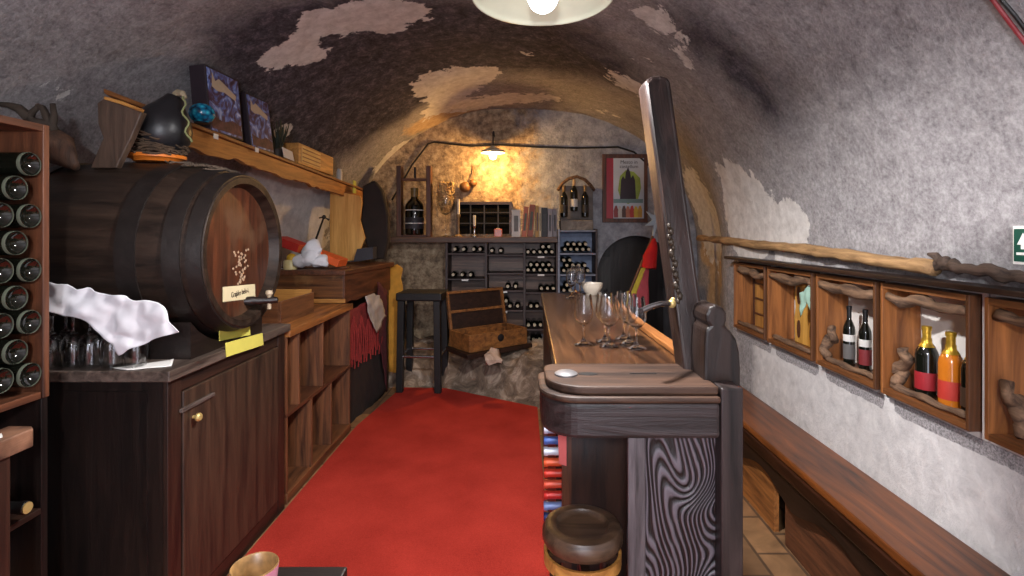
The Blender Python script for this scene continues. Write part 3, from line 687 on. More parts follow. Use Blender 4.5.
# ------------------------------------------------------------------ near left: bottle rack, side table
RX = -1.57
rk = thing('bottle_rack', (RX-.15, 1.45, 0), 'tall wooden rack of dark bottles at the left picture edge', 'rack')
MB().box(RX-.32, RX, 1.705, 1.728, .955, 1.853).build('side_board', W_MID['Z'], rk, bev=.002)
MB().box(RX-.32, RX-.006, 1.705, 1.728, 0, .955).build('lower_side_board', W_BLACK['Z'], rk, bev=.002)  # same board below the shelf, its shade put into black wood
MB().box(RX-.32, RX, 1.15, 1.705, 1.83, 1.853).build('top_board', W_MID['Y'], rk, bev=.002)
MB().box(RX-.34, RX-.32, 1.15, 1.72, 0, 1.853).build('back_board', W_BLACK['Z'], rk)
MB().box(RX-.32, RX-.002, 1.15, 1.70, .955, .978).build('shelf', W_MID['Y'], rk, bev=.002)
MB().box(RX-.32, RX-.002, 1.15, 1.70, .578, .598).build('shelf', W_DARK['Y'], rk, bev=.002)
MB().box(RX-.32, RX, 1.15, 1.17, 0, 1.83).build('side_board', W_BROWN['Z'], rk, bev=.002)
for zz in (.06, .3): MB().box(RX-.32, RX-.002, 1.17, 1.70, zz, zz+.02).build('shelf', W_BROWN['Y'], rk)
bp_ = make_bottle('x', r=.0385, h=.30, rim=True)
rows = {0: [164, 216, 270, 322, 375], 1: [188, 243, 298, 352], 2: [215, 271, 326, 381]}
nm3 = ['beside the upright', 'in the middle column', 'cut by the picture edge']; ordn = ['first', 'second', 'third', 'fourth', 'fifth']
for cidx, lst in rows.items():
    px = (28.5, 14, 2)[cidx]; yy = F*RX/(px-CX)
    yy = (1.664, 1.618, 1.572)[cidx]
    for k, py in enumerate(lst):
        z = H-(py-CY)/F*yy
        inst(bp_, (RX-.004, yy, z), (0, -math.pi/2, random.random()*0), 'dark bottle base outward in tall rack, %s from top %s' % (ordn[k], nm3[cidx]), 'bottles in the tall rack')
b = make_bottle('dark bottle with gold cap lying in the lower tall rack', r=.044, h=.30, cap=(20, 18, 18)); b.location = (RX-.27, 1.615, .598+.0455); b.rotation_euler = (0, math.pi/2, 0)
MB().lathe([(0, .3025), (.017, .3025), (.017, .306), (0, .307)], 16, wm(b)).build('cap_top', BRASS, b, True, label='gold cap end')
tb = thing('side_table', (-1.7, 1.2, 0), 'worn thick-topped side table before the tall bottle rack', 'table')
MB().prism([(-1.95, .9, .862), (-1.452, .9, .862), (-1.452, 1.545, .862), (-1.475, 1.565, .862), (-1.545, 1.565, .862), (-1.545, 1.14, .862), (-1.95, 1.14, .862)], (0, 0, .055)).build('tabletop', wood('worn_slab', (46, 28, 20), (92, 58, 38), 'Y', rough=.6, bump=.5, worn=(150, 108, 82)), tb, bev=.004)
MB().box(-1.51, -1.465, 1.455, 1.49, 0, .862).build('leg', W_DARK['Z'], tb, bev=.003)
MB().box(-1.51, -1.465, .92, .965, 0, .862).build('leg', W_DARK['Z'], tb, bev=.003)
MB().box(-1.94, -1.90, .92, .965, 0, .862).build('leg', W_DARK['Z'], tb, bev=.003)
tag(sheet([V((-1.535, 1.30, .921)), V((-1.50, 1.50, .921))], [V((-1.47, 1.28, .921)), V((-1.47, 1.47, .921))], 8, 4, .004, 20).build('paper_sheet', PAPER, None, True, solid=.002), 'white paper sheet lying on the worn side table', 'paper')

# ------------------------------------------------------------------ barrel cabinet
CZ = 1.0; CF = -1.285
cb = thing('cabinet', (-1.7, 2.36, 0), 'tall dark wooden cabinet carrying the wine barrel', 'cabinet')
MB().box(-2.2, CF-.02, 1.89, 2.82, 0.0, CZ-.04).build('body', W_BLACK['Z'], cb)
MB().box(-2.22, CF+.02, 1.865, 2.845, CZ-.04, CZ).build('worktop', wood('cabinet_top_wood', (46, 36, 31), (108, 92, 82), 'Y', rough=.45, bump=.4), cb, bev=.004)
MB().box(CF-.02, CF-.002, 1.89, 1.965, 0, CZ-.04).build('stile', W_DARK['Z'], cb, bev=.002)
MB().box(CF-.02, CF-.002, 2.745, 2.82, 0, CZ-.04).build('stile', W_DARK['Z'], cb, bev=.002)
MB().box(CF-.02, CF-.004, 1.965, 2.745, .90, CZ-.04).build('rail', W_DARK['Y'], cb, bev=.002)
MB().box(CF-.02, CF-.004, 1.965, 2.745, 0, .08).build('rail', W_DARK['Y'], cb, bev=.002)
dr = MB().box(CF-.02, CF+.002, 1.972, 2.738, .085, .895).build('door', wood('cabinet_door_wood', (34, 23, 17), (76, 54, 40), 'Z', rough=.5), cb, bev=.004)
p = PX(193, 417, CF+.002); MB().lathe([(0, 0), (.006, 0), (.006, .012), (.015, .016), (.017, .024), (.012, .031), (0, .033)], 16, AX(p, (1, 0, 0))).build('knob', BRASS, dr, True, label='round brass knob')
p = PX(192, 406, CF); MB().box(CF-.001, CF+.012, 1.95, 2.16, .82, .835).build('moulding', W_OLD['Y'], cb, bev=.003)
m_ = MB()
for yy in (1.875,): pass
for x0, x1 in ((-2.18, -1.98), (-1.66, -1.36)): m_.box(x0, x1, 1.884, 1.89, .06, .92)
m_.build('end_panel', W_BLACK['Z'], cb)
# barrel
BC = V((0, 2.32, 1.413)); BX0, BX1 = -2.21, -1.222; RB, RE = .395, .332
def brad(x): t = (x-(BX0+BX1)/2)/((BX1-BX0)/2); return RB-(RB-RE)*t*t
BM = AX((0, BC.y, BC.z), (1, 0, 0))
ba = thing('barrel', (-1.72, 2.32, CZ), 'big dark oak wine barrel lying on the cabinet', 'barrel')
def staves():
    m, nt, b, n, l = newmat('barrel_staves')
    tc = N(n, 'ShaderNodeTexCoord'); mp = N(n, 'ShaderNodeMapping'); mp.inputs['Scale'].default_value = (2, 22, 22); l.new(tc.outputs['Object'], mp.inputs['Vector'])
    ns = N(n, 'ShaderNodeTexNoise', Scale=1.2, Detail=8.0, Roughness=.65); l.new(mp.outputs[0], ns.inputs['Vector'])
    r = ramp(n, [(.3, lin((20, 14, 11))), (.7, lin((54, 41, 33)))]); l.new(ns.outputs['Fac'], r.inputs['Fac']); l.new(r.outputs['Color'], b.inputs['Base Color'])
    b.inputs['Roughness'].default_value = .4; b.inputs['Specular IOR Level'].default_value = .25
    bp = N(n, 'ShaderNodeBump', Strength=.4, Distance=.006); l.new(ns.outputs['Fac'], bp.inputs['Height']); l.new(bp.outputs['Normal'], b.inputs['Normal'])
    return m
# staves as slightly faceted strips
m_ = MB(); prof = []
n = 16
prof = [(RE-.045, BX1-.05), (RE-.03, BX1-.002), (RE-.004, BX1)]+[(brad(x), x) for x in [BX1-.006+(BX0-BX1+.012)*i/n for i in range(n+1)]]+[(RE-.004, BX0), (0, BX0+.04)]
m_.lathe(prof, 56, BM); m_.build('staves', staves(), ba, True)
HEADM = wood('barrel_head_wood', (36, 18, 12), (88, 46, 27), 'Z', rough=.4, bump=.3, worn=(84, 58, 42))
hd = MB().lathe([(0, BX1-.048), (RE-.04, BX1-.048), (RE-.04, BX1-.06), (0, BX1-.06)], 48, BM).build('barrel_head', HEADM, ba)
HOOP = flat('hoop_iron', (40, 33, 30), .45, .4, .2, sc=20, bump=.2)
for a, w in ((BX1-.004, .05), (BX1-.075, .06), (BX1-.225, .07), (BX0+.30, .07), (BX0+.14, .06), (BX0+.054, .05)):
    xs = [a-w*i/3 for i in range(4)]
    MB().lathe([(brad(xs[0])-.002, xs[0])]+[(brad(x)+.006, x) for x in xs]+[(brad(xs[-1])-.002, xs[-1])], 56, BM).build('hoop', HOOP, ba, True)
hx = BX1-.047
def onhead(px, py, x=hx): return PX(px, py, x)
m_ = MB()
for i in range(46):
    t_ = i/46; yy = random.gauss(0, .035*(1-t_)+.012); p = onhead(241, 250+t_*34)
    m_.ball((hx+.001, p.y+yy, p.z), .0062, (.5, 1, 1), u=8, v=6)
m_.build('grape_carving', flat('carved_pale_wood', (168, 138, 110), .6), hd, True)
lp = [onhead(223, 287, hx+.003), onhead(255, 284, hx+.003), onhead(255.5, 298, hx+.003), onhead(223, 302, hx+.003)]
lb = MB().prism(lp, (-.002, 0, 0)).build('name_label', flat('cream_card', (216, 200, 160), .7, var=.05), hd)
def text(s, size, M, mat, parent, name='lettering'):
    cu = bpy.data.curves.new(name, 'FONT'); cu.body = s; cu.size = size; cu.extrude = .0004; cu.align_x = 'CENTER'; cu.align_y = 'CENTER'
    o = bpy.data.objects.new(name, cu); COL.objects.link(o); cu.materials.append(mat)
    bpy.context.view_layer.update()
    me = bpy.data.meshes.new_from_object(o.evaluated_get(bpy.context.evaluated_depsgraph_get()))
    bpy.data.objects.remove(o); me.name = name; o = bpy.data.objects.new(name, me); COL.objects.link(o)
    if parent: o.parent = parent; o.matrix_basis = wm(parent).inverted() @ M
    else: o.matrix_basis = M
    return o
INK = flat('ink', (58, 44, 34), .8)
RXm = Matrix(((0, 0, 1), (1, 0, 0), (0, 1, 0))).to_4x4()      # text facing +x, reading along +y
mid = sum(lp, V())/4
text('Grajsko belo-i.', .034, Matrix.Translation(mid+V((.0015, 0, 0))) @ RXm @ Matrix.Rotation(.05, 4, 'Z') @ Matrix.Scale(.72, 4, (1, 0, 0)), INK, lb)
tp = onhead(245, 303, hx)
tp = onhead(243, 302, hx)+V((0, .03, 0))
tap = MB().lathe([(.0, -.01), (.02, -.01), (.022, .03), (.017, .04), (.02, .06), (.015, .075), (.018, .10), (.013, .13), (0, .135)], 16, AX(tp, (1, .35, 0))).build('tap', W_BLACK['X'], ba, True)
MB().lathe([(.009, -.04), (.009, .02), (.016, .03), (.014, .045), (0, .05)], 12, Matrix.Translation(tp+V((.09, .03, 0)))).build('tap_key', flat('pale_turned_wood', (186, 168, 140), .5), tap, True)
# wedges under the barrel and papers
for i, (x0, x1, lb_) in enumerate(((-1.46, -1.30, 'dark wooden wedge under the barrel front'), (-2.1, -1.95, 'dark wooden wedge under the barrel rear'))):
    rr = min(brad(x0), brad(x1))
    tp_ = []
    m_ = MB().prism([(x0, 2.04, CZ+.0005), (x0, 2.60, CZ+.0005)]+[(x0, 2.60-.56*k/12, BC.z-math.sqrt(max(0, (max(brad(x0), brad(x1))+.009)**2-(2.60-.56*k/12-2.32)**2))) for k in range(13)], (x1-x0, 0, 0))
    tag(m_.build('barrel_wedge', W_BLACK['Y']), lb_, 'wedge')
YEL = flat('yellow_paper', (214, 204, 92), .8, var=.05)
tag(MB().prism([PX(219, 322, -1.296), PX(249, 320, -1.296), PX(250, 335, -1.296), PX(219, 341, -1.296)], (.003, 0, 0)).build('yellow_note', YEL), 'yellow paper note stuck on the wedge under the barrel', 'note')
tag(MB().prism([PX(225, 343, CF+.0215), PX(262, 333, CF+.0215), PX(263, 345, CF+.0215), PX(226, 357, CF+.0215)], (.003, 0, 0)).build('yellow_note', YEL), 'yellow paper note stuck on the cabinet worktop edge', 'note')
# upturned glasses with their white cloth
gp2 = make_glass('x', .21, .04)
gd = ['beside the tall rack', 'second from the tall rack', 'third from the tall rack', 'fourth from the tall rack', 'fifth from the tall rack', 'behind the first two', 'behind the cloth tip']
for i, (px, yy) in enumerate([(52, 1.93), (73, 1.93), (90, 1.93), (112, 1.935), (136, 1.935), (66, 1.99), (100, 1.995)]):
    x = (px-CX)/F*yy
    inst(gp2, (x, yy, CZ+.2105), (math.pi, 0, 0), 'upturned clear wine glass under white cloth, '+gd[i], 'upturned glasses on the cabinet')
top = [P(40, 282, 1.895), P(62, 284, 1.895), P(110, 293, 1.89), P(135, 299, 1.89), P(158, 303, 1.885), P(166, 313, 1.88), P(177, 332, 1.88)]
bot = [P(40, 311, 1.87), P(60, 315, 1.87), P(85, 324, 1.87), P(108, 338, 1.87), P(118, 357, 1.872), P(142, 344, 1.875), P(172, 334, 1.88)]
tag(sheet(top, bot, 60, 26, .016, 20, 3).build('white_cloth', WHITE, None, True, solid=.003), 'crumpled white cloth draped over upturned glasses beside the barrel', 'cloth')
tag(sheet([V((-1.50, 1.90, CZ+.003)), V((-1.36, 2.03, CZ+.003))], [V((-1.42, 1.875, CZ+.003)), V((-1.30, 1.93, CZ+.003))], 14, 6, .003, 18, 1).build('paper_sheet', PAPER, None, True, solid=.002), 'white paper lying on the cabinet corner under the barrel', 'paper')

# ------------------------------------------------------------------ pigeonhole counter
pg = thing('pigeonhole_counter', (-1.6, 3.4, 0), 'brown open pigeonhole counter along the carpet', 'counter')
X0, X1, Y0, Y1 = -2.0, -1.295, 2.86, 3.93
MB().box(X0, X1+.02, Y0, Y1, .92, .96).build('worktop', W_ORANGE['Y'], pg, bev=.004)
MB().box(X0, X1, Y0, Y1, .475, .497).build('shelf', W_MID['Y'], pg, bev=.002)
MB().box(X0, X1+.004, Y0, Y1, 0, .055).build('plinth', W_BROWN['Y'], pg, bev=.004)
MB().box(X0-.02, X0, Y0, Y1, 0, .92).build('back_board', W_DARK['Z'], pg)
for yy in (Y0, 3.02, 3.385, Y1-.025): MB().box(X0, X1-.002, yy, yy+.022, .497, .92).build('divider', wood('pigeonhole_board', (62, 36, 22), (124, 78, 48), 'Z', rough=.5), pg, bev=.002)
for yy in (Y0, 3.20, 3.53, Y1-.025): MB().box(X0, X1-.002, yy, yy+.022, .055, .475).build('divider', wood('pigeonhole_board', (62, 36, 22), (124, 78, 48), 'Z', rough=.5), pg, bev=.002)
t = thing('wooden_tray', (-1.55, 3.25, .961), 'open wooden crate on the counter just behind the barrel', 'crate')
MB().box(-1.80, -1.40, 3.02, 3.50, .961, .975).build('base', W_BROWN['Y'], t)
MB().box(-1.415, -1.40, 3.02, 3.50, .975, 1.095).build('side', W_BROWN['Y'], t, bev=.002)
MB().box(-1.80, -1.785, 3.02, 3.50, .975, 1.095).build('side', W_BROWN['Y'], t, bev=.002)
MB().box(-1.785, -1.415, 3.485, 3.50, .975, 1.115).build('end', W_HONEY['X'], t, bev=.002)  # far end takes honey wood; its orange light put into the colour
MB().box(-1.785, -1.415, 3.02, 3.035, .975, 1.095).build('end', W_BROWN['X'], t, bev=.002)

# ------------------------------------------------------------------ tall counter beyond
tc_ = thing('tall_counter', (-1.6, 4.4, 0), 'tall dark carved counter with cloths hanging at its front', 'counter')
def fx(y): return lerp(-1.345, -1.225, (y-3.95)/1.05)
MB().prism([(-1.92, 3.95, 1.17), (fx(3.95), 3.95, 1.17), (fx(5.0), 5.0, 1.17), (-1.8, 5.0, 1.17)], (0, 0, .04)).build('top', W_MID['Y'], tc_, bev=.006)
MB().box(-1.90, fx(3.97)-.02, 3.96, 3.99, .0, 1.17).build('end_panel', wood('scraped_panel', (52, 30, 18), (112, 70, 38), 'X', rough=.4, worn=(132, 98, 62)), tc_, bev=.003)
MB().box(-1.90, fx(3.97)-.0, 3.938, 3.958, .962, .992).build('foot_trim', W_HONEY['X'], tc_, bev=.003)
pts = []
for i in range(31):
    y = 3.97+.95*i/30; pts.append((fx(y)-.03, y, (.95+.012*math.sin(i/30*math.pi*4.0)**2)))
MB().prism([(fx(4.92)-.03, 4.92, 1.17), (fx(3.97)-.03, 3.97, 1.17)]+pts, (.018, 0, 0)).build('scalloped_apron', W_MID['Y'], tc_, bev=.003)
MB().prism([(fx(3.99)-.10, 3.995, 0), (fx(4.9)-.10, 4.9, 0), (fx(4.9)-.13, 4.9, 0), (fx(3.99)-.13, 3.995, 0)], (0, 0, 1.168)).build('front_board', W_BLACK['Z'], tc_)
MB().box(fx(4.9)-.09, fx(4.9)-.03, 4.88, 4.94, 0, 1.17).build('leg', W_DARK['Z'], tc_, bev=.004)
MB().box(-1.85, -1.79, 4.88, 4.94, 0, 1.17).build('leg', W_DARK['Z'], tc_, bev=.004)
RAG = flat('red_fringe', (132, 38, 36), .9, var=.2, sc=40)
rt = thing('fringed_cloth', (fx(4.15), 4.15, .7), 'dark red fringed cloth hanging at the tall counter front', 'cloth')
def fp(px, py, off=-.01):
    # point on the plane of the tall counter's front
    y = 4.3
    for _ in range(20): y = F*(fx(y)+off)/(px-CX)
    return P(px, py, y)
sheet([fp(346, 312), fp(360, 305), fp(374, 297), fp(384, 300)], [fp(346, 352), fp(360, 346), fp(372, 338), fp(384, 330)], 30, 8, .015, 16, 2).build('cloth_body', RAG, rt, True, solid=.005)
m_ = MB()
for k in range(34):
    px = 346.5+k*1.1; p = fp(px, 322+6*math.sin(k*.9)); L_ = 42-max(0, (px-353))*.62+5*math.sin(k*2.3)
    q = fp(px+.5*math.sin(k), p and (322+L_)); m_.tube([p+V((.012, 0, 0)), p.lerp(q, .5)+V((.018+.006*math.sin(k*3), 0, 0)), q+V((.014, 0, 0))], .006, 5)
m_.build('fringe', flat('red_yarn', (146, 42, 38), .9, var=.2, sc=60), rt)
tag(sheet([fp(366, 297, .03), fp(373, 294, .03), fp(380, 296, .03)], [fp(370, 318, .04), fp(377, 334, .04), fp(386, 316, .03)], 14, 12, .02, 16, 6).build('crumpled_cloth', flat('grey_white_cloth', (176, 166, 156), .85, var=.15), None, True, solid=.004), 'crumpled grey-white cloth hanging beside the red fringe', 'cloth')
tag(sheet([fp(347, 330, -.03), fp(360, 322, -.03), fp(384, 300, -.03)], [fp(349, 432, -.02), fp(366, 416, -.02), fp(386, 390, -.02)], 40, 10, .022, 10, 8).build('dark_cloth', flat('black_cloth', (40, 28, 24), .9, var=.2), None, True, solid=.004), 'dark brown cloth hanging to the floor below red fringe', 'cloth')
tag(sheet([fp(378, 282, .012), fp(387, 290, .012)], [fp(378, 330, .02), fp(387, 392, .02)], 12, 12, .014, 14, 9).build('plum_cloth', flat('plum_cloth', (84, 28, 34), .9, var=.2), None, True, solid=.004), 'plum coloured cloth strip hanging at the counter corner', 'cloth')
tag(sheet([P(386, 268, 5.03), P(397, 264, 5.03), P(402, 268, 5.03)], [P(388, 372, 5.0), P(398, 372, 5.0), P(403, 300, 5.03)], 12, 14, .02, 9, 12).build('yellow_drape', flat('yellow_cloth', (206, 144, 46), .85, var=.15), None, True, solid=.005), 'mustard yellow cloth hanging at the counter end behind stool', 'cloth')
# things on the tall counter
cz = 1.2105
t = thing('red_box', (-1.62, 4.15, cz), 'red and orange box lying on the tall counter', 'box')
M_ = Matrix.Translation(V((-1.66, 4.16, cz+.125))) @ Matrix.Rotation(math.radians(-6), 4, 'Z') @ Matrix.Rotation(math.radians(19), 4, 'Y')
MB().box(-.30, .25, -.08, .08, -.03, .03, M_).build('carton', flat('orange_red_card', (214, 92, 40), .5, var=.1), t, bev=.003)
MB().box(-.305, -.10, -.083, .083, -.032, .033, M_).build('end_band', flat('scarlet_card', (190, 44, 36), .5), t, bev=.003)
MB().box(-.35, .28, -.06, .06, -.085, -.075, Matrix.Translation(V((-1.68, 4.20, cz+.086)))).build('tray', W_BROWN['X'], t)
m_ = MB()
for c_, r_, sc3 in (((-1.63, 4.05, cz+.15), .075, (1.1, .6, 1)), ((-1.70, 4.03, cz+.07), .07, (1.5, .6, .7)), ((-1.58, 4.03, cz+.06), .075, (1.3, .6, .6)), ((-1.64, 4.03, cz+.09), .07, (1, .6, 1))): m_.ball(c_, r_, sc3, u=20, v=14)
m_.rough(.03, 14, 2).rough(.012, 34, 5)
tag(m_.build('white_napkin', WHITE, None, 'all'), 'crumpled white napkin on the red and orange box', 'napkin')
t = thing('lemon_jar', (-1.78, 4.03, cz), 'small jar of yellow fruit beside the white napkin', 'jar')
MB().lathe([(0, 0), (.05, 0), (.052, .06), (.04, .075)], 16, Matrix.Translation(V((-1.80, 4.04, cz)))).build('jar_body', flat('cream_jar', (214, 196, 140), .4), t, True)
MB().ball((-1.79, 4.04, cz+.085), .038).build('lemon', flat('lemon_skin', (222, 176, 50), .5), t, True)
tag(MB().prism([P(357, 249, 4.62), P(373, 247, 4.62), P(373, 259, 4.62), P(353, 262, 4.62)], (0, .12, 0)).build('small_box', flat('slate_card', (52, 50, 56), .5)), 'small slate grey box on the tall counter', 'box')
tag(MB().prism([P(330, 190, 4.75), P(360, 196, 4.75), P(362, 202, 4.75), P(360, 220, 4.75), P(365, 238, 4.75), P(356, 260, 4.75), P(330, 263, 4.75)], (0, .02, 0)).build('ochre_panel', wood('ochre_panel', (190, 132, 56), (226, 170, 92), 'Z', rough=.6)), 'tall ochre yellow board leaning behind the tall counter', 'board')
m_ = MB().prism([P(362, 186, 4.9), P(374, 180, 4.9), P(382, 190, 4.9), P(388, 215, 4.9), P(388, 240, 4.9), P(384, 259, 4.9), P(372, 260, 4.9), P(366, 245, 4.9), P(360, 220, 4.9), P(362, 205, 4.9)], (0, .09, 0))
tag(m_.build('leather_hide', flat('dark_leather', (40, 28, 21), .85, var=.2, sc=8, bump=.3), None, True, bev=.02), 'dark curved leather hide hanging from the shelf beam end', 'hide')
tag(MB().tube([P(315, 242, 4.3), P(320, 228, 4.35), P(324, 217, 4.4), P(329, 220, 4.4)], .009, 6).tube([P(324, 217, 4.4), P(319, 218, 4.4)], .006, 6).ball(P(324, 217, 4.4), .018, u=8, v=6).build('dried_twig', BLACKM), 'thin black dried twig standing against the white rock', 'twig')

# ------------------------------------------------------------------ shelf beam high on the wall
sb = thing('wall_shelf', (-1.85, 3.7, 1.9), 'long rough orange beam shelf under the vault', 'shelf')
n0, f0 = V((-1.75, 2.15, 2.095)), V((-1.60, 5.25, 1.93))
m_ = MB(); up = []; lo = []
for i in range(121):
    t_ = .03+.97*i/120; p = n0.lerp(f0, t_); up.append(p+V((0, 0, -.022))); lo.append(p+V((0, 0, -.125+.03*noise.noise(V((t_*11, 1, 1)))+.02*noise.noise(V((t_*34, 1, 1))))))
m_.prism(up+lo[::-1], (-.03, 0, 0)); m_.build('beam', wood('beam_wood', (126, 76, 34), (188, 124, 60), 'Y', rough=.55), sb)
m_ = MB(); n1, f1 = n0.lerp(f0, .15)+V((-.17, 0, 0)), f0+V((-.22, 0, 0))
m_.prism([n0+V((.02, 0, -.02)), f0+V((.02, 0, -.02)), f1+V((0, 0, -.02)), n1+V((0, 0, -.02))], (0, 0, .02)); m_.build('shelf_plank', wood('beam_plank', (96, 56, 28), (156, 100, 54), 'Y', rough=.55), sb, bev=.003)
m_ = MB().prism([P(97, 103, 2.115), P(104, 98, 2.115), P(142, 112, 2.115), P(130, 140, 2.115), P(116, 168, 2.115), P(90, 168, 2.115), P(103, 138, 2.115), P(98, 124, 2.115)], (0, .03, 0))
m_.build('end_bracket', wood('bracket_wood', (46, 33, 26), (92, 72, 58), 'Z'), sb, bev=.004)
MB().tube([P(105, 98, 2.11), P(122, 103, 2.11), P(143, 111, 2.11)], .007, 6).build('end_moulding', W_HONEY['X'], sb)
for px, py in ((216, 136.5), (257, 150)):
    y = 3.0 if px < 230 else 3.55
    for _ in range(30):
        tt = (y-2.15)/3.1; y = F*(lerp(-1.75, -1.6, tt)+.0225)/(px-CX)
    c = P(px, py, y); MB().box(c.x-.002, c.x+.002, c.y-.02, c.y+.02, c.z-.014, c.z+.014).build('price_tag', PAPER, sb)
y = 4.8
for _ in range(30): y = F*(lerp(-1.75, -1.6, (y-2.15)/3.1)+.004)/(354.5-CX)
c = P(354.5, 187, y); MB().box(c.x-.003, c.x+.003, c.y-.04, c.y+.04, c.z-.06, c.z+.06).build('green_tag', flat('lime_paper', (190, 196, 90), .7), sb)
def shelf_z(y): return lerp(2.095, 1.93, (y-2.15)/3.1)+.001
# picture boxes
def pbox(c, w, h, d, lean, rz, label, seed):
    t = thing('picture_box', c, label, 'box', rz=rz)
    M_ = Matrix.Translation(V(c)) @ Matrix.Rotation(rz, 4, 'Z') @ Matrix.Rotation(lean, 4, 'Y')
    MB().box(-d, 0, -w/2, w/2, 0, h, M_).build('carton', flat('purple_black_card', (42, 30, 38), .5, var=.1), t, bev=.003)
    fc = MB().box(0, .002, -w/2+.012, w/2-.012, .01, h-.012, M_); fc.build('picture', picture('night_art%d' % seed, [(.30, (40, 26, 44)), (.45, (84, 60, 84)), (.56, (96, 122, 190)), (.72, (190, 206, 236))], 9, 3), t)
    m2 = MB().prism([M_ @ V((.0025, -w*.36+w*.72*u, h*v)) for u, v in ((0, .70), (.05, .92), (.15, .80), (.3, .86), (.5, .82), (.75, .76), (1, .70), (.95, .62), (.5, .68), (.2, .66))], M_.to_3x3() @ V((.001, 0, 0)))
    m2.build('skyline', flat('sand_print', (196, 178, 154), .6), t)
    m3 = MB().prism([M_ @ V((.0025, -w*.44+w*.88*u, h*v)) for u, v in ((0, .06), (1, .06), (1, .22), (.7, .27), (.4, .2), (0, .26))], M_.to_3x3() @ V((.001, 0, 0)))
    m3.build('lower_print', flat('mauve_print', (108, 70, 72), .6, var=.3, sc=30), t)
    return t
pbox((-1.695, 2.995, shelf_z(2.995)), .31, .37, .09, math.radians(-5), math.radians(-3), 'larger dark box with blue night picture on the beam shelf', 1)
pbox((-1.69, 3.40, shelf_z(3.40)), .27, .355, .09, math.radians(-7), math.radians(-3), 'smaller dark box with blue night picture on the beam shelf', 2)
c = P(202, 117, 2.72)
t = thing('mosaic_globe', (c.x, c.y, shelf_z(2.72)), 'turquoise blue mosaic ball on the beam shelf', 'ball')
m, nt, b, n, l = newmat('blue_mosaic'); tcx = N(n, 'ShaderNodeTexCoord'); vo = N(n, 'ShaderNodeTexVoronoi', Scale=42.0); l.new(tcx.outputs['Object'], vo.inputs['Vector'])
r_ = ramp(n, [(.0, lin((60, 200, 220))), (.45, lin((14, 120, 160))), (.8, lin((8, 40, 66)))]); l.new(vo.outputs['Distance'], r_.inputs['Fac']); vo.inputs['Scale'].default_value = 42; l.new(r_.outputs['Color'], b.inputs['Base Color']); b.inputs['Roughness'].default_value = .2
MB().ball((c.x, c.y, shelf_z(2.72)+.054), .062, (1, 1, .86), u=24, v=16).build('globe', m, t, 'all')
MB().lathe([(0, 0), (.035, 0), (.03, .012), (0, .012)], 16, Matrix.Translation(t.location)).build('foot', IRON, t, True)
# little plant, card, pale box, white jar
y = 3.68; c = P(277, 150, y)
t = thing('dried_plant', (c.x, y, shelf_z(y)), 'small dark dried plant beside the smaller picture box', 'plant')
MB().lathe([(0, 0), (.035, 0), (.045, .06), (.04, .07), (0, .07)], 14, Matrix.Translation(t.location)).build('pot', flat('dark_pot', (50, 40, 36), .6), t, True)
m_ = MB()
for k in range(44):
    a = random.random()*6.28; h_ = random.uniform(.08, .30); r0 = random.uniform(.01, .09); p0 = V((c.x+.02*math.cos(a), y+.02*math.sin(a), t.location.z+.06)); p1 = V((c.x+r0*math.cos(a), y+r0*math.sin(a), t.location.z+h_))
    m_.tube([p0, p0.lerp(p1, .6)+V((.008, 0, .01)), p1], .003, 4, [.0025, .006, .002])
m_.build('leaves', flat('dark_leaf', (50, 54, 40), .7, var=.3), t)
y = 3.76; c = P(279, 151, y)
tag(MB().prism([V((-1.645, 3.60, shelf_z(3.6))), V((-1.645, 3.76, shelf_z(3.76))), V((-1.66, 3.76, shelf_z(3.76)+.07)), V((-1.66, 3.60, shelf_z(3.6)+.07))], (-.003, 0, 0)).build('price_card', PAPER), 'white price card standing at the dried plant', 'card')
t = thing('wooden_case', (-1.70, 4.08, shelf_z(4.1)), 'pale wooden case with ribbed lid on the beam shelf', 'case')
a, b2 = 3.86, 4.62; zz = shelf_z(a)
M_ = Matrix.Translation(V((-1.65, 3.84, shelf_z(3.84)+.001))) @ Matrix.Rotation(math.radians(-2.8), 4, 'Z') @ Matrix.Rotation(-.0387, 4, 'X')
MB().box(-.13, 0, 0, .62, 0, .155, M_).build('case_body', W_HONEY['Y'], t, bev=.004)
MB().box(.0, .006, .04, .36, .015, .14, M_).build('ribbed_panel', flat('pale_pine', (214, 176, 112), .6), t, bev=.002)
m_ = MB()
for k in range(4): m_.box(.006, .01, .05, .35, .025+k*.03, .033+k*.03, M_)
m_.build('ribs', W_ORANGE['Y'], t)
y = 4.74; c = P(343, 165, y)
tag(MB().lathe([(0, 0), (.025, 0), (.027, .09), (.02, .10), (.02, .115), (0, .115)], 14, Matrix.Translation(V((-1.665, y, shelf_z(y))))).build('white_jar', flat('white_glaze', (206, 200, 196), .4), None, True), 'small white jar beyond the pale wooden case', 'jar')
# saucer and gourd on the barrel
sx_, sy_ = -1.628, 2.32; bz = BC.z+brad(sx_)+.004
t = thing('saucer', (sx_, sy_, bz), 'orange plant saucer standing on top of the barrel', 'saucer')
MB().lathe([(0, 0), (.085, 0), (.095, .012), (.112, .016), (.114, .03), (.106, .03), (.09, .018), (0, .014)], 36, Matrix.Translation(t.location)).build('dish', flat('orange_clay', (222, 120, 38), .45, var=.06), t, True)
gz = bz+.0185
t = thing('gourd', (sx_, sy_, gz), 'black dried gourd in a twig nest on the orange saucer', 'gourd')
m_ = MB()
for k in range(110):
    a = random.random()*6.28; r0 = random.uniform(.088, .122); z = random.uniform(.008, .10)
    pth = [V((sx_+r0*math.cos(a+i*.22), sy_+r0*math.sin(a+i*.22), gz+z+random.uniform(-.006, .01))) for i in range(5)]; m_.tube(pth, .005, 5)
m_.build('nest', flat('nest_twigs', (86, 66, 48), .9, var=.3, sc=30), t)
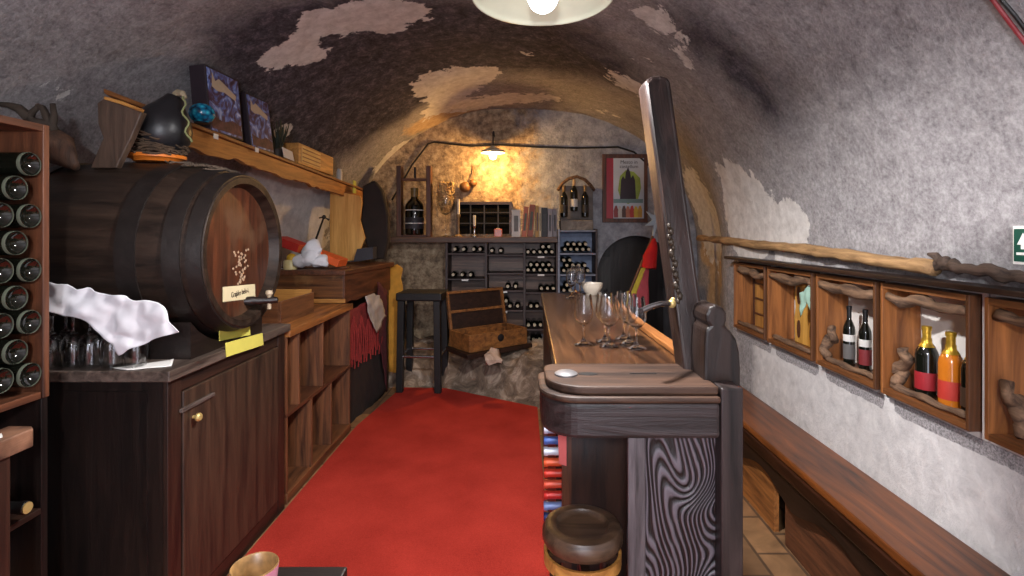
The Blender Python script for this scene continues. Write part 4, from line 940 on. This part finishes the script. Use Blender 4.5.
M_ = Matrix.Translation(V((sx_, sy_, gz+.06))) @ Matrix.Rotation(math.radians(20), 4, 'Y')
MB().lathe([(0, -.04), (.06, -.035), (.10, .0), (.118, .05), (.112, .10), (.09, .145), (.062, .18), (.042, .21), (.03, .232), (.0, .24)], 28, M_).build('gourd_body', flat('black_gourd', (27, 26, 29), .4, var=.2, bump=.2), t, 'all')
tipp = M_ @ V((0, 0, .235))
MB().tube([tipp, tipp+V((.012, 0, .012)), tipp+V((.04, -.01, .006)), tipp+V((.055, -.01, -.016))], .012, 8, [.013, .016, .014, .006]).rough(.004, 50).build('stem', flat('pale_stem', (156, 140, 112), .8), t, True)
m_ = MB(); pth = [tipp+V((.05, -.02, -.01))]
for k in range(14): pth.append(tipp+V((.052+.012*math.sin(k*1.1)+.003*k, -.03-.001*k, -.02-k*.015)))
m_.tube(pth, .0042, 6); m_.build('tendril', flat('green_tendril', (136, 140, 92), .7), t, True)
m_ = MB()
for k in range(26):
    a = random.uniform(-1.48, -1.30); y = 2.32+random.uniform(-.10, .16); pth = []
    for i in range(7):
        x = a+(i-3)*.016; yy = y+.02*math.sin(i*1.3+k)+(i-3)*.01; pth.append(V((x, yy, BC.z+math.sqrt(max(.01, brad(x)**2-(yy-2.32)**2))+.010+.008*abs(math.sin(i*2+k)))))
    m_.tube(pth, .0032, 5)
tag(m_.build('dried_vine', flat('vine_twig', (92, 76, 62), .9, var=.3)), 'tangle of dry vine twigs on the barrel behind its rim', 'vine')
# driftwood head with antler-like twigs behind the rack
c0 = P(60, 150, 2.15)
t = thing('driftwood_root', c0, 'brown driftwood root with antler-like twigs beside the tall rack', 'driftwood')
MB().tube([P(44, 136, 2.15), P(54, 146, 2.13), P(64, 156, 2.12), P(73, 166, 2.1)], .05, 12, [.055, .068, .05, .02]).rough(.02, 12, 5).build('root_body', wood('root_wood', (40, 26, 19), (88, 60, 43), 'Z', sc=1.4, rough=.7, bump=.8), t, 'all')
TW = flat('twig_bark', (66, 54, 44), .85, var=.2)
for pl in ([(55, 142), (52, 128), (54, 115), (53, 104)], [(53, 130), (46, 116), (42, 107), (36, 105)], [(50, 125), (36, 122), (30, 118), (33, 112), (40, 104)], [(30, 118), (18, 108), (8, 105), (-4, 104)]):
    pts = [P(a, b, 2.12) for a, b in pl]; n_ = len(pts); MB().tube(pts, .01, 7, [lerp(.02, .009, i/(n_-1)) for i in range(n_)]).rough(.006, 25).build('twig', TW, t, 'all')

# ------------------------------------------------------------------ back wall furniture
SY, SD = 5.45, .32
def sx2(px, y=SY): return (px-CX)/F*y
def sz2(py, y=SY): return H-(py-CY)/F*y
SHW = wood('shelf_grey_wood', (38, 28, 28), (84, 66, 62), 'X', rough=.55)
SHV = wood('shelf_grey_wood_v', (38, 28, 28), (84, 66, 62), 'Z', rough=.55)
tag(MB().box(sx2(391), sx2(557.5), SY-.02, YB-.01, sz2(242.5), sz2(237)).build('top_board', wood('mantel_wood', (56, 36, 24), (110, 76, 50), 'X', rough=.5), bev=.004), 'long wooden board above the bottle shelves holding candles and books', 'board')
ws = thing('wine_shelf', (sx2(500), SY+.15, .36), 'dark wooden wine shelf of three columns against back wall', 'shelf')
ZB = .37
for px in (446.5, 486, 524.5): MB().box(sx2(px)-.012, sx2(px)+.012, SY, SY+SD, ZB, sz2(243)).build('upright', SHV, ws, bev=.002)
MB().box(sx2(557.3)-.012, sx2(557.3)+.006, SY, SY+SD, ZB, sz2(243)).build('upright', SHV, ws, bev=.002)
MB().box(sx2(446.5), sx2(557), SY+SD, SY+SD+.012, ZB, sz2(243)).build('back_panel', wood('shelf_back', (62, 42, 32), (120, 88, 70), 'X'), ws)
def shl(px0, px1, py, parent): MB().box(sx2(px0)+.013, sx2(px1)-.013, SY+.002, SY+SD, sz2(py)-.008, sz2(py)+.008).build('shelf', SHW, parent, bev=.002)
for py in (254, 279.5, 300, 322, 350): shl(446.5, 486, py, ws)
for py in (255.3, 273.8, 291.2, 311, 331, 350): shl(486, 524.5, py, ws)
for py in (256.6, 274.8, 293.2, 311, 330, 350): shl(524.5, 557, py, ws)
for px, py in ((465, 280), (504, 292), (504, 312), (541, 257), (541, 275)): MB().box(sx2(px)-.035, sx2(px)+.035, SY-.004, SY+.001, sz2(py)-.01, sz2(py)+.008).build('shelf_label', PAPER, ws)
w2 = thing('wine_shelf', (sx2(578), SY+.15, .36), 'narrow pale-edged wine shelf column beside the arched doorway', 'shelf')
PLE = flat('pale_shelf', (150, 156, 172), .6, var=.15)
for px in (558.7, 596.5): MB().box(sx2(px)-.008, sx2(px)+.012, SY, SY+SD, ZB, sz2(229)).build('upright', SHV if px > 570 else PLE, w2, bev=.002)
MB().box(sx2(558.5), sx2(597), SY+SD, SY+SD+.012, ZB, sz2(229)).build('back_panel', flat('whitewash', (140, 152, 178), .8, var=.12), w2)
for py in (231, 254, 275.2, 295, 318, 345): MB().box(sx2(558.7)+.013, sx2(596.5)-.009, SY+.002, SY+SD, sz2(py)-.008, sz2(py)+.008).build('shelf', PLE, w2, bev=.002)
sp = make_bottle('x', r=.0315, h=.29, cap=(196, 182, 152), seg=14)
for ch in [x for x in COL.objects if x.parent == sp and x.name.startswith('capsule')]: ch.scale = (1.15, 1.15, 1)
cells = [('top compartment of the first column', 253, [(454.7, 0), (463.5, 0), (473.5, 0), (480, 0)]),
         ('second compartment of the first column', 278.6, [(453, 0), (462, 0), (470.5, 0)]),
         ('top compartment of the middle column', 254.4, [(491.7, 0), (500.7, 0)]),
         ('third compartment of the middle column', 290.3, [(507.7, 0), (515.5, 0)]),
         ('fourth compartment of the middle column', 310, [(490.5, 0), (502, 0), (510, 0), (517.6, 0), (496, 1), (506, 1)]),
         ('top compartment of the third column', 255.8, [(528, 0), (534, 0), (540, 0), (546, 0), (552, 0), (543, 1), (549, 1)]),
         ('second compartment of the third column', 273.8, [(528, 0), (534, 0), (540, 0), (546, 0), (552, 0), (531, 1), (537, 1), (543, 1), (549, 1)]),
         ('third compartment of the third column', 292.3, [(541.5, 0), (547.5, 0), (553.3, 0)]),
         ('fourth compartment of the third column', 310, [(531, 0), (537, 0)]),
         ('fifth compartment of the third column', 329, [(528.5, 0), (534.5, 0), (540.5, 0)]),
         ('lowest compartment of the third column', 349, [(530.5, 0), (536.5, 0), (542.5, 0), (533.5, 1), (539.5, 1)]),
         ('top compartment of the pale-edged column', 253.2, [(565, 0), (571, 0), (577, 0), (583, 0), (589, 0), (568, 1), (574, 1), (580, 1), (586, 1)]),
         ('second compartment of the pale-edged column', 274.4, [(564, 0), (570, 0), (576, 0), (582, 0), (588, 0), (567, 1), (573, 1), (579, 1), (585, 1), (564, 2), (570, 2)]),
         ('third compartment of the pale-edged column', 294.2, [(564, 0), (570, 0), (567, 1)])]
cnt = ['first', 'second', 'third', 'fourth', 'fifth']; lay = ['bottom row', 'upper row', 'topmost row']
for nm, py, lst in cells:
    seen = {}
    for px, ly in lst:
        k = seen.get(ly, 0); seen[ly] = k+1
        z = sz2(py)+.008+.032+ly*.0545
        inst(sp, (sx2(px), SY+.295, z), (math.pi/2, 0, 0), 'dark bottle lying %s in %s of %s' % (cnt[k], lay[ly], nm), 'bottles on the back shelves')
# big bottle in its wooden stand
bt = sz2(237)+.0005
t = thing('bottle_stand', (sx2(412), SY+.1, bt), 'tall wooden stand framing the big bottle on the board', 'stand')
for px in (397.5, 427.5): MB().box(sx2(px)-.025, sx2(px)+.025, SY+.05, SY+.16, bt, sz2(165)).build('post', W_MID['Z'], t, bev=.004)
MB().box(sx2(397.5)+.025, sx2(427.5)-.025, SY+.07, SY+.13, sz2(180), sz2(177.5)).build('crossbar', W_MID['X'], t, bev=.003)
MB().box(sx2(397.5)+.025, sx2(427.5)-.025, SY+.04, SY+.2, bt, bt+.02).build('base', W_MID['X'], t, bev=.003)
MB().tube([(sx2(413), SY+.1, sz2(177)), (sx2(413), SY+.1, sz2(166))], .012).build('pin', IRON, t)
b = make_bottle('big dark magnum bottle standing in the wooden stand', r=.098, h=.50, cap=(120, 96, 50), lab=(44, 40, 44), capfrom=.76, name='magnum_bottle'); b.location = (sx2(412), SY+.13, bt+.021)
for z_ in (.12, .26): MB().lathe([(.1, z_), (.1005, z_+.002), (.1005, z_+.006), (.1, z_+.008)], 24, Matrix.Translation(b.location)).build('label_line', PAPER, b)
# giant glass of corks
gx, gy = sx2(444), SY+.12
t = thing('giant_wine_glass', (gx, gy, bt), 'giant wine glass full of corks on the board', 'glass')
MB().lathe(gprof(.60, .10), 32, Matrix.Translation(t.location)).build('glass_body', G_CLEAR, t, True)
m_ = MB()
for k in range(210):
    a = random.random()*6.28; z = random.uniform(.285, .575); R_ = .092-(.06*max(0, (.36-z)/.09))-.018; r0 = math.sqrt(random.random())*max(.01, R_)
    m_.lathe([(0, -.021), (.015, -.021), (.015, .021), (0, .021)], 7, AX((gx+r0*math.cos(a), gy+r0*math.sin(a), bt+z), (random.gauss(0, 1), random.gauss(0, 1), random.gauss(0, 1))))
o = m_.build('corks', flat('cork', (232, 196, 138), .8, var=.15), None); tag(o, 'corks filling the giant wine glass', 'corks', kind='stuff')
t = thing('candlestick', (sx2(458), SY+.04, bt), 'taller glass candlestick with candle beside the giant glass', 'candlestick')
MB().lathe([(0, 0), (.045, 0), (.045, .012), (.012, .03), (.01, .20), (.022, .225), (.022, .24), (0, .24)], 18, Matrix.Translation(t.location)).build('holder', flat('amber_glass', (150, 122, 84), .2), t, True)
MB().lathe([(0, .24), (.014, .24), (.014, .40), (0, .40)], 14, Matrix.Translation(t.location)).build('candle', flat('wax', (226, 214, 190), .5), t, True)
t = thing('candlestick', (sx2(474), SY+.05, bt), 'shorter silver candlestick with white candle before the dark grille', 'candlestick')
MB().lathe([(0, 0), (.04, 0), (.038, .012), (.01, .03), (.014, .06), (.008, .09), (.02, .11), (.02, .12), (0, .12)], 18, Matrix.Translation(t.location)).build('holder', STEEL, t, True)
MB().lathe([(0, .12), (.015, .12), (.015, .23), (0, .23)], 14, Matrix.Translation(t.location)).build('candle', flat('wax', (226, 214, 190), .5), t, True)
t = thing('candle_holder', (sx2(498), SY+.05, bt), 'small square orange candle holder on the board', 'candle holder')
MB().box(sx2(494), sx2(502), SY+.01, SY+.09, bt, bt+.085).build('cup', flat('orange_glass', (214, 96, 48), .3), t, bev=.006)
MB().lathe([(0, 0), (.02, 0), (.02, .006), (0, .01)], 12, Matrix.Translation(V((sx2(498), SY+.05, bt+.085)))).build('wax', flat('wax', (226, 214, 190), .5), t)
# hanging gourds
t = thing('hanging_gourds', P(468, 190, 5.72), 'two brown gourds hanging on the back wall over the grille', 'gourds')
GB = flat('brown_gourd', (128, 88, 50), .5, var=.2)
MB().ball(P(465, 187, 5.72), .062, (1, .9, .95)).build('gourd', GB, t, 'all'); MB().ball(P(473, 183, 5.72), .045).build('gourd', GB, t, 'all')
MB().tube([P(473, 180, 5.72), P(474, 172, 5.76), P(472, 166, 5.8)], .006).build('stalk', GB, t)
# grille window
w1 = MB().box(P(457, 0, YB).x, P(512, 0, YB).x, YB-.02, YB-.005, P(0, 234, YB).z, P(0, 202, YB).z).build('window_1', flat('opening_shade', (6, 6, 7), .9, spec=.1)); w1['kind'] = 'structure'  # black panel; the opening's shade is put into its colour
x0, x1, z0, z1 = P(457, 0, YB).x, P(512, 0, YB).x, P(0, 234, YB).z, P(0, 202, YB).z
MB().box(x0, x1, YB-.045, YB-.02, z1-.03, z1).box(x0, x0+.03, YB-.045, YB-.02, z0, z1-.03).box(x1-.03, x1, YB-.045, YB-.02, z0, z1-.03).build('frame', W_DARK['X'], w1)
m_ = MB()
for k in (1, 2, 3): m_.box(x0+(x1-x0)*k/4-.007, x0+(x1-x0)*k/4+.007, YB-.035, YB-.022, z0, z1-.03)
for k in (1, 2): m_.box(x0+.03, x1-.03, YB-.041, YB-.036, z0+(z1-z0)*k/3-.006, z0+(z1-z0)*k/3+.006)
m_.build('grille', flat('rusty_iron', (40, 34, 28), .5, .3), w1)
# books
def book(px0, px1, pyt, col, label, lean=0, d=.2):
    w = sx2(px1)-sx2(px0)-.002; h = (236.5-pyt)/F*SY; x = sx2(px0)+.001
    t = thing('book', (x+w/2, SY+.13, bt), label, 'book', 'books on the board')
    M_ = Matrix.Translation(V((x, SY+.04, bt))) @ Matrix.Rotation(math.radians(lean), 4, 'Y')
    if lean: M_ = Matrix.Translation(V((0, 0, w*abs(math.sin(math.radians(lean)))))) @ M_
    cm = flat('cover_%d_%d_%d' % col, col, .55, var=.1)
    m = MB().box(0, .004, 0, d, 0, h, M_).box(w-.004, w, 0, d, 0, h, M_).box(.004, w-.004, 0, .004, 0, h, M_); m.build('cover', cm, t)
    MB().box(.0042, w-.0042, .006, d-.006, .006, h-.006, M_).build('pages', PAPER, t)
    MB().box(w*.25, w*.75, -.0008, 0, h*.2, h*.78, M_).build('spine_title', flat('spine_print_%d_%d_%d' % col, tuple(int(min(255, max(0, v*.55+(40 if v < 120 else 0)))) for v in col), .6), t)
book(511.6, 520.5, 209, (206, 200, 192), 'thick white book at the end of the row on the board')
book(521.4, 526.4, 206, (186, 100, 66), 'light terracotta book leaning beside the thick white one', 5)
book(527, 532.8, 204, (150, 74, 46), 'brown-red book leaning beside the terracotta one', 5)
book(535.8, 539.0, 205, (184, 142, 70), 'ochre yellow book in the middle of the row')
book(539.2, 541.5, 206, (214, 196, 160), 'thin cream book beside the black one')
book(541.7, 547.8, 207, (34, 32, 34), 'black book in the row on the board')
book(548, 552.6, 208, (152, 146, 150), 'grey book beside the black one')
book(552.8, 557.2, 208, (126, 120, 126), 'darker grey book at the row end beside the wall bottles')
# bottle hanger on the back wall
p0 = P(576, 200, 5.66)
t = thing('bottle_hanger', p0, 'curved vine wood hanger holding three bottles on back wall', 'hanger')
pth = [P(558, 190, 5.72), P(563, 183, 5.66), P(569, 178.5, 5.64), P(577, 177, 5.63), P(585, 179.5, 5.64), P(590, 185, 5.66), P(594, 190, 5.72)]
MB().tube(pth, .018, 8).rough(.008, 20).build('vine_arch', W_BARK, t, 'all')
MB().box(P(560, 0, 5.7).x, P(593, 0, 5.7).x, 5.70, 5.785, P(0, 220, 5.7).z, P(0, 186, 5.7).z).build('back_board', flat('grey_board', (118, 110, 106), .8, var=.2), t, bev=.004)
bp3 = make_bottle('x', r=.04, h=.34, cap=(120, 92, 50), lab=(44, 38, 34))
for i, (px, lb_) in enumerate(((564, 'dark bottle with gold cap hung beside the books'), (585, 'dark bottle hung nearest the framed poster'))):
    inst(bp3, P(px, 217, 5.64), (0, 0, 0), lb_, 'bottles in the hanger')
b = make_bottle('dark bottle with white label in the middle of the hanger', r=.04, h=.34, cap=(190, 160, 120), lab=(216, 212, 204)); b.location = P(574, 211, 5.64)
b['group'] = 'bottles in the hanger'
tag(MB().box(sx2(561), sx2(594), SY+.05, SY+.28, sz2(231)+.0085, sz2(220)).build('stone_block', rockmat('grey_block', ((96, 88, 82), (132, 122, 112), (166, 156, 146)), 7, .4), None, False, .01), 'grey stone block on the pale-edged shelf below hung bottles', 'block')
# poster
pt = thing('framed_poster', P(624, 222, YB), 'framed poster with red strip and dark building on back wall', 'poster')
def bx(m, px0, px1, py0, py1, y0, y1): return m.box(P(px0, 0, YB).x, P(px1, 0, YB).x, y0, y1, P(0, py1, YB).z, P(0, py0, YB).z)
m_ = MB()
for a in ((602, 647, 154.5, 158.5), (602, 647, 218.5, 222.5), (602, 606, 158.5, 218.5), (643.5, 647, 158.5, 218.5)): bx(m_, *a, YB-.035, YB-.005)
m_.build('frame', W_MID['Z'], pt, bev=.003)
bx(MB(), 606, 643.5, 158.5, 218.5, YB-.02, YB-.008).build('print', flat('poster_white', (196, 204, 214), .4, var=.06, sc=5), pt)
bx(MB(), 606, 613, 158.5, 218.5, YB-.0215, YB-.0205).build('red_strip', flat('poster_red', (178, 44, 60), .4, var=.06), pt)
def poly(pts, d, name, mat): MB().prism([P(a, b, YB-d) for a, b in pts], (0, .001, 0)).build(name, mat, pt)
poly([(618, 190), (620, 176), (626, 170), (634, 172), (640, 178), (641, 188), (638, 200), (628, 204), (621, 200)], .0215, 'green_glow', flat('poster_green', (158, 186, 80), .5, var=.25, sc=10))
poly([(620, 199), (621, 180), (623, 176), (625, 179), (626, 172), (628, 167), (630, 172), (631, 178), (633, 175), (635, 180), (636, 199)], .0225, 'building', flat('poster_dark', (46, 34, 48), .5))
poly([(613.5, 199), (643, 199), (643, 203), (613.5, 203)], .022, 'ground', flat('poster_teal', (120, 150, 150), .5))
for k, (px, c_) in enumerate(((616, (150, 60, 60)), (620, (200, 190, 180)), (624, (90, 60, 50)), (628, (196, 120, 90)), (632, (200, 60, 50)), (636, (224, 190, 60)), (640, (210, 160, 60)))):
    poly([(px-2, 217.5), (px-2.4, 211), (px-1, 206), (px+.8, 205.5+k % 2), (px+2.2, 210), (px+2, 217.5)], .0225, 'figure', flat('poster_fig%d' % k, c_, .5))
TX = Matrix(((1, 0, 0), (0, 0, -1), (0, 1, 0))).to_4x4()
text('Mesto in', .055, Matrix.Translation(P(629, 162.2, YB-.0225)) @ TX, INK, pt)
text('castellum', .055, Matrix.Translation(P(629, 166.6, YB-.0225)) @ TX, INK, pt)
# cable over the back wall
pl = [(392, 200), (400, 186), (412, 165), (428, 144), (434, 142), (470, 146), (500, 145), (540, 147), (580, 148), (618, 147), (634, 152), (652, 168), (662, 180)]
tag(MB().tube([P(a, b, YB-.02) for a, b in pl], .011, 6).build('wall_cable', BLACKM, None, True), 'black cable stretched across the back wall above lamp height', 'cable')
# red tasselled pole
t = thing('tasselled_pole', P(628, 372, 5.2), 'leaning pole with red tassel and steel star head', 'pole')
a, b2 = P(619, 318, 5.15), P(653, 236, 5.3)
MB().tube([a+(a-b2)*.6, a, b2], .013, 8).build('shaft', W_BROWN['Z'], t, True)
MB().tube([P(654, 238, 5.29), P(653, 246, 5.27), P(650, 257, 5.25), P(649, 268, 5.24)], .03, 12, [.012, .045, .07, .078]).rough(.02, 25).build('tassel', flat('tassel_red', (204, 20, 26), .8, var=.12), t, True)
c = P(657, 221, 5.3); m_ = MB(); st_ = []
for k in range(14):
    a_ = k/14*6.283+.3; r0 = (.13 if k % 2 else .05); st_.append(c+V((r0*math.cos(a_), 0, r0*math.sin(a_)*1.35)))
m_.prism(st_, (0, .025, 0)).bar(c, b2, .03, .02); m_.build('star_head', flat('blued_steel', (176, 192, 206), .5), t, bev=.003)
sheet([P(640, 268, 5.24), P(646, 266, 5.24)], [P(624, 308, 5.2), P(630, 310, 5.2)], 4, 10, .012, 8, 3).build('yellow_ribbon', flat('yellow_ribbon', (214, 190, 60), .7), t, True, solid=.003)
sheet([P(646, 266, 5.24), P(649, 270, 5.24)], [P(632, 308, 5.2), P(648, 310, 5.2)], 6, 10, .015, 8, 5).build('pink_ribbon', flat('rose_ribbon', (186, 72, 82), .7), t, True, solid=.003)
# black bar stool
s4 = thing('bar_stool', (-.92, 4.95, .013), 'black square bar stool with chrome footrest at the aisle end', 'stool')
zt = .935; M_ = Matrix.Translation(V((-.945, 4.98, 0))) @ Matrix.Rotation(math.radians(-4), 4, 'Z')
MB().box(-.215, .215, -.18, .18, zt-.075, zt, M_).build('seat', BLACKM, s4, bev=.012)
for sx3 in (-1, 1):
    for sy3 in (-1, 1):
        MB().prism([M_ @ V((sx3*.168+u*.03, sy3*.15+v*.028, zt-.075)) for u, v in ((-1, -1), (1, -1), (1, 1), (-1, 1))], V((sx3*.012, sy3*.012, -(zt-.075)+.014))).build('leg', BLACKM, s4, bev=.004)
zf = .345
m_ = MB(); cs = [M_ @ V((u*.185, v*.166, zf)) for u, v in ((-1, -1), (1, -1), (1, 1), (-1, 1))]
for i in range(4): m_.tube([cs[i], cs[(i+1) % 4]], .013, 8)
m_.build('footrest', STEEL, s4, True)
# open chest on the rock
cz0 = .415
M_ = Matrix.Translation(V((-.47, 4.66, cz0))) @ Matrix.Rotation(math.radians(38), 4, 'Z')
ch = thing('chest', (-.47, 4.66, cz0), 'open orange-brown wooden chest with iron lock on the rock', 'chest')
CW = wood('chest_wood', (84, 50, 24), (158, 104, 54), 'X', rough=.5)
W_, D_, H_, t_ = .66, .36, .155, .016
MB().box(0, W_, 0, D_, 0, t_, M_).box(0, W_, 0, t_, t_, H_, M_).box(0, W_, D_-t_, D_, t_, H_, M_).box(0, t_, t_, D_-t_, t_, H_, M_).box(W_-t_, W_, t_, D_-t_, t_, H_, M_).build('box_body', CW, ch, bev=.002)
Ml = M_ @ Matrix.Translation(V((0, D_, H_))) @ Matrix.Rotation(math.radians(-12), 4, 'X')
MB().box(0, W_, 0, .012, .0, D_, Ml).build('lid', W_DARK['X'], ch, bev=.002)
MB().box(0, W_, -.03, 0, D_-.025, D_, Ml).box(0, .022, -.03, 0, 0, D_-.025, Ml).box(W_-.022, W_, -.03, 0, 0, D_-.025, Ml).box(.022, W_-.022, -.02, 0, D_*.42, D_*.42+.025, Ml).build('lid_frame', CW, ch, bev=.002)
MB().lathe([(0, 0), (.035, 0), (.035, .006), (.015, .012), (0, .012)], 14, M_ @ AX((W_*.52, 0, H_*.62), (0, -1, 0))).build('lock_plate', IRON, ch, True)
tag(MB().prism([M_ @ V((x, y, -.042)) for x, y in ((-.05, -.05), (W_+.05, -.02), (W_+.03, D_+.02), (-.03, D_+.02))], (0, 0, .04)).build('plank', W_DARK['X'], None, False, .004), 'dark plank under the open chest on the rock', 'plank')
m_ = MB().ball(P(492, 358, 4.62), .085, (1.1, .7, .6), u=10, v=6).rough(.05, 13, 4).rough(.02, 40, 4)
tag(m_.build('stone', rockmat('pale_stone', ((150, 124, 106), (184, 158, 140), (206, 186, 170)), 8, .4), None, True), 'pale angular stone lying below the open chest', 'stone')

# ------------------------------------------------------------------ very near: pink cup on a dark stand
t = thing('pedestal', (-.46, .98, 0), 'small dark wooden pedestal in front of the cabinet', 'pedestal')
MB().box(-.57, -.365, .86, 1.09, .775, .80).build('top', W_BLACK['X'], t, bev=.004)
MB().box(-.53, -.42, .92, 1.05, .03, .775).build('column', W_BLACK['Z'], t, bev=.004)
MB().box(-.58, -.38, .86, 1.09, .015, .03).build('base', W_BLACK['X'], t, bev=.004)
t = thing('cup', (-.50, .972, .8005), 'pink cup with tan inside on the dark pedestal', 'cup')
Mc = Matrix.Translation(t.location)
MB().lathe([(0, 0), (.028, 0), (.033, .01), (.038, .04), (.042, .075)], 32, Mc).build('outer_wall', flat('pink_glaze', (222, 140, 160), .35, var=.08), t, True)
MB().lathe([(.042, .075), (.0405, .0775), (.038, .075), (.034, .04), (.027, .008), (0, .006)], 32, Mc).build('inside', flat('tan_glaze', (172, 130, 80), .35, var=.32, sc=40), t, True)

done_protos()
# ------------------------------------------------------------------ camera, world, view
cam = bpy.data.cameras.new('Camera'); co = bpy.data.objects.new('Camera', cam); COL.objects.link(co)
cam.sensor_width = 36; cam.lens = 36*F/1024; cam.shift_x = -(CX-512)/1024; cam.shift_y = -(288-CY)/1024
cam.clip_start = .02
co.location = (0, 0, H); co.rotation_euler = (math.pi/2, 0, 0)
sc = bpy.context.scene; sc.camera = co
w = bpy.data.worlds.new('World'); sc.world = w; w.use_nodes = True
bg = w.node_tree.nodes['Background']
bg.inputs['Color'].default_value = lin((232, 236, 255)); bg.inputs['Strength'].default_value = 5.0
L = bpy.data.lights.new('added_doorway_portal', 'AREA'); L.shape = 'RECTANGLE'; L.size = 1.5; L.size_y = 2.1  # portal steering sky light through the added doorway
o = bpy.data.objects.new('added_doorway_portal', L); COL.objects.link(o); o.location = (0, YF-.01, 1.05); o.rotation_euler = (math.pi/2, 0, 0); L.cycles.is_portal = True
vs = sc.view_settings; vs.view_transform = 'Standard'; vs.look = 'None'; vs.gamma = 1; vs.exposure = 0; vs.use_curve_mapping = False
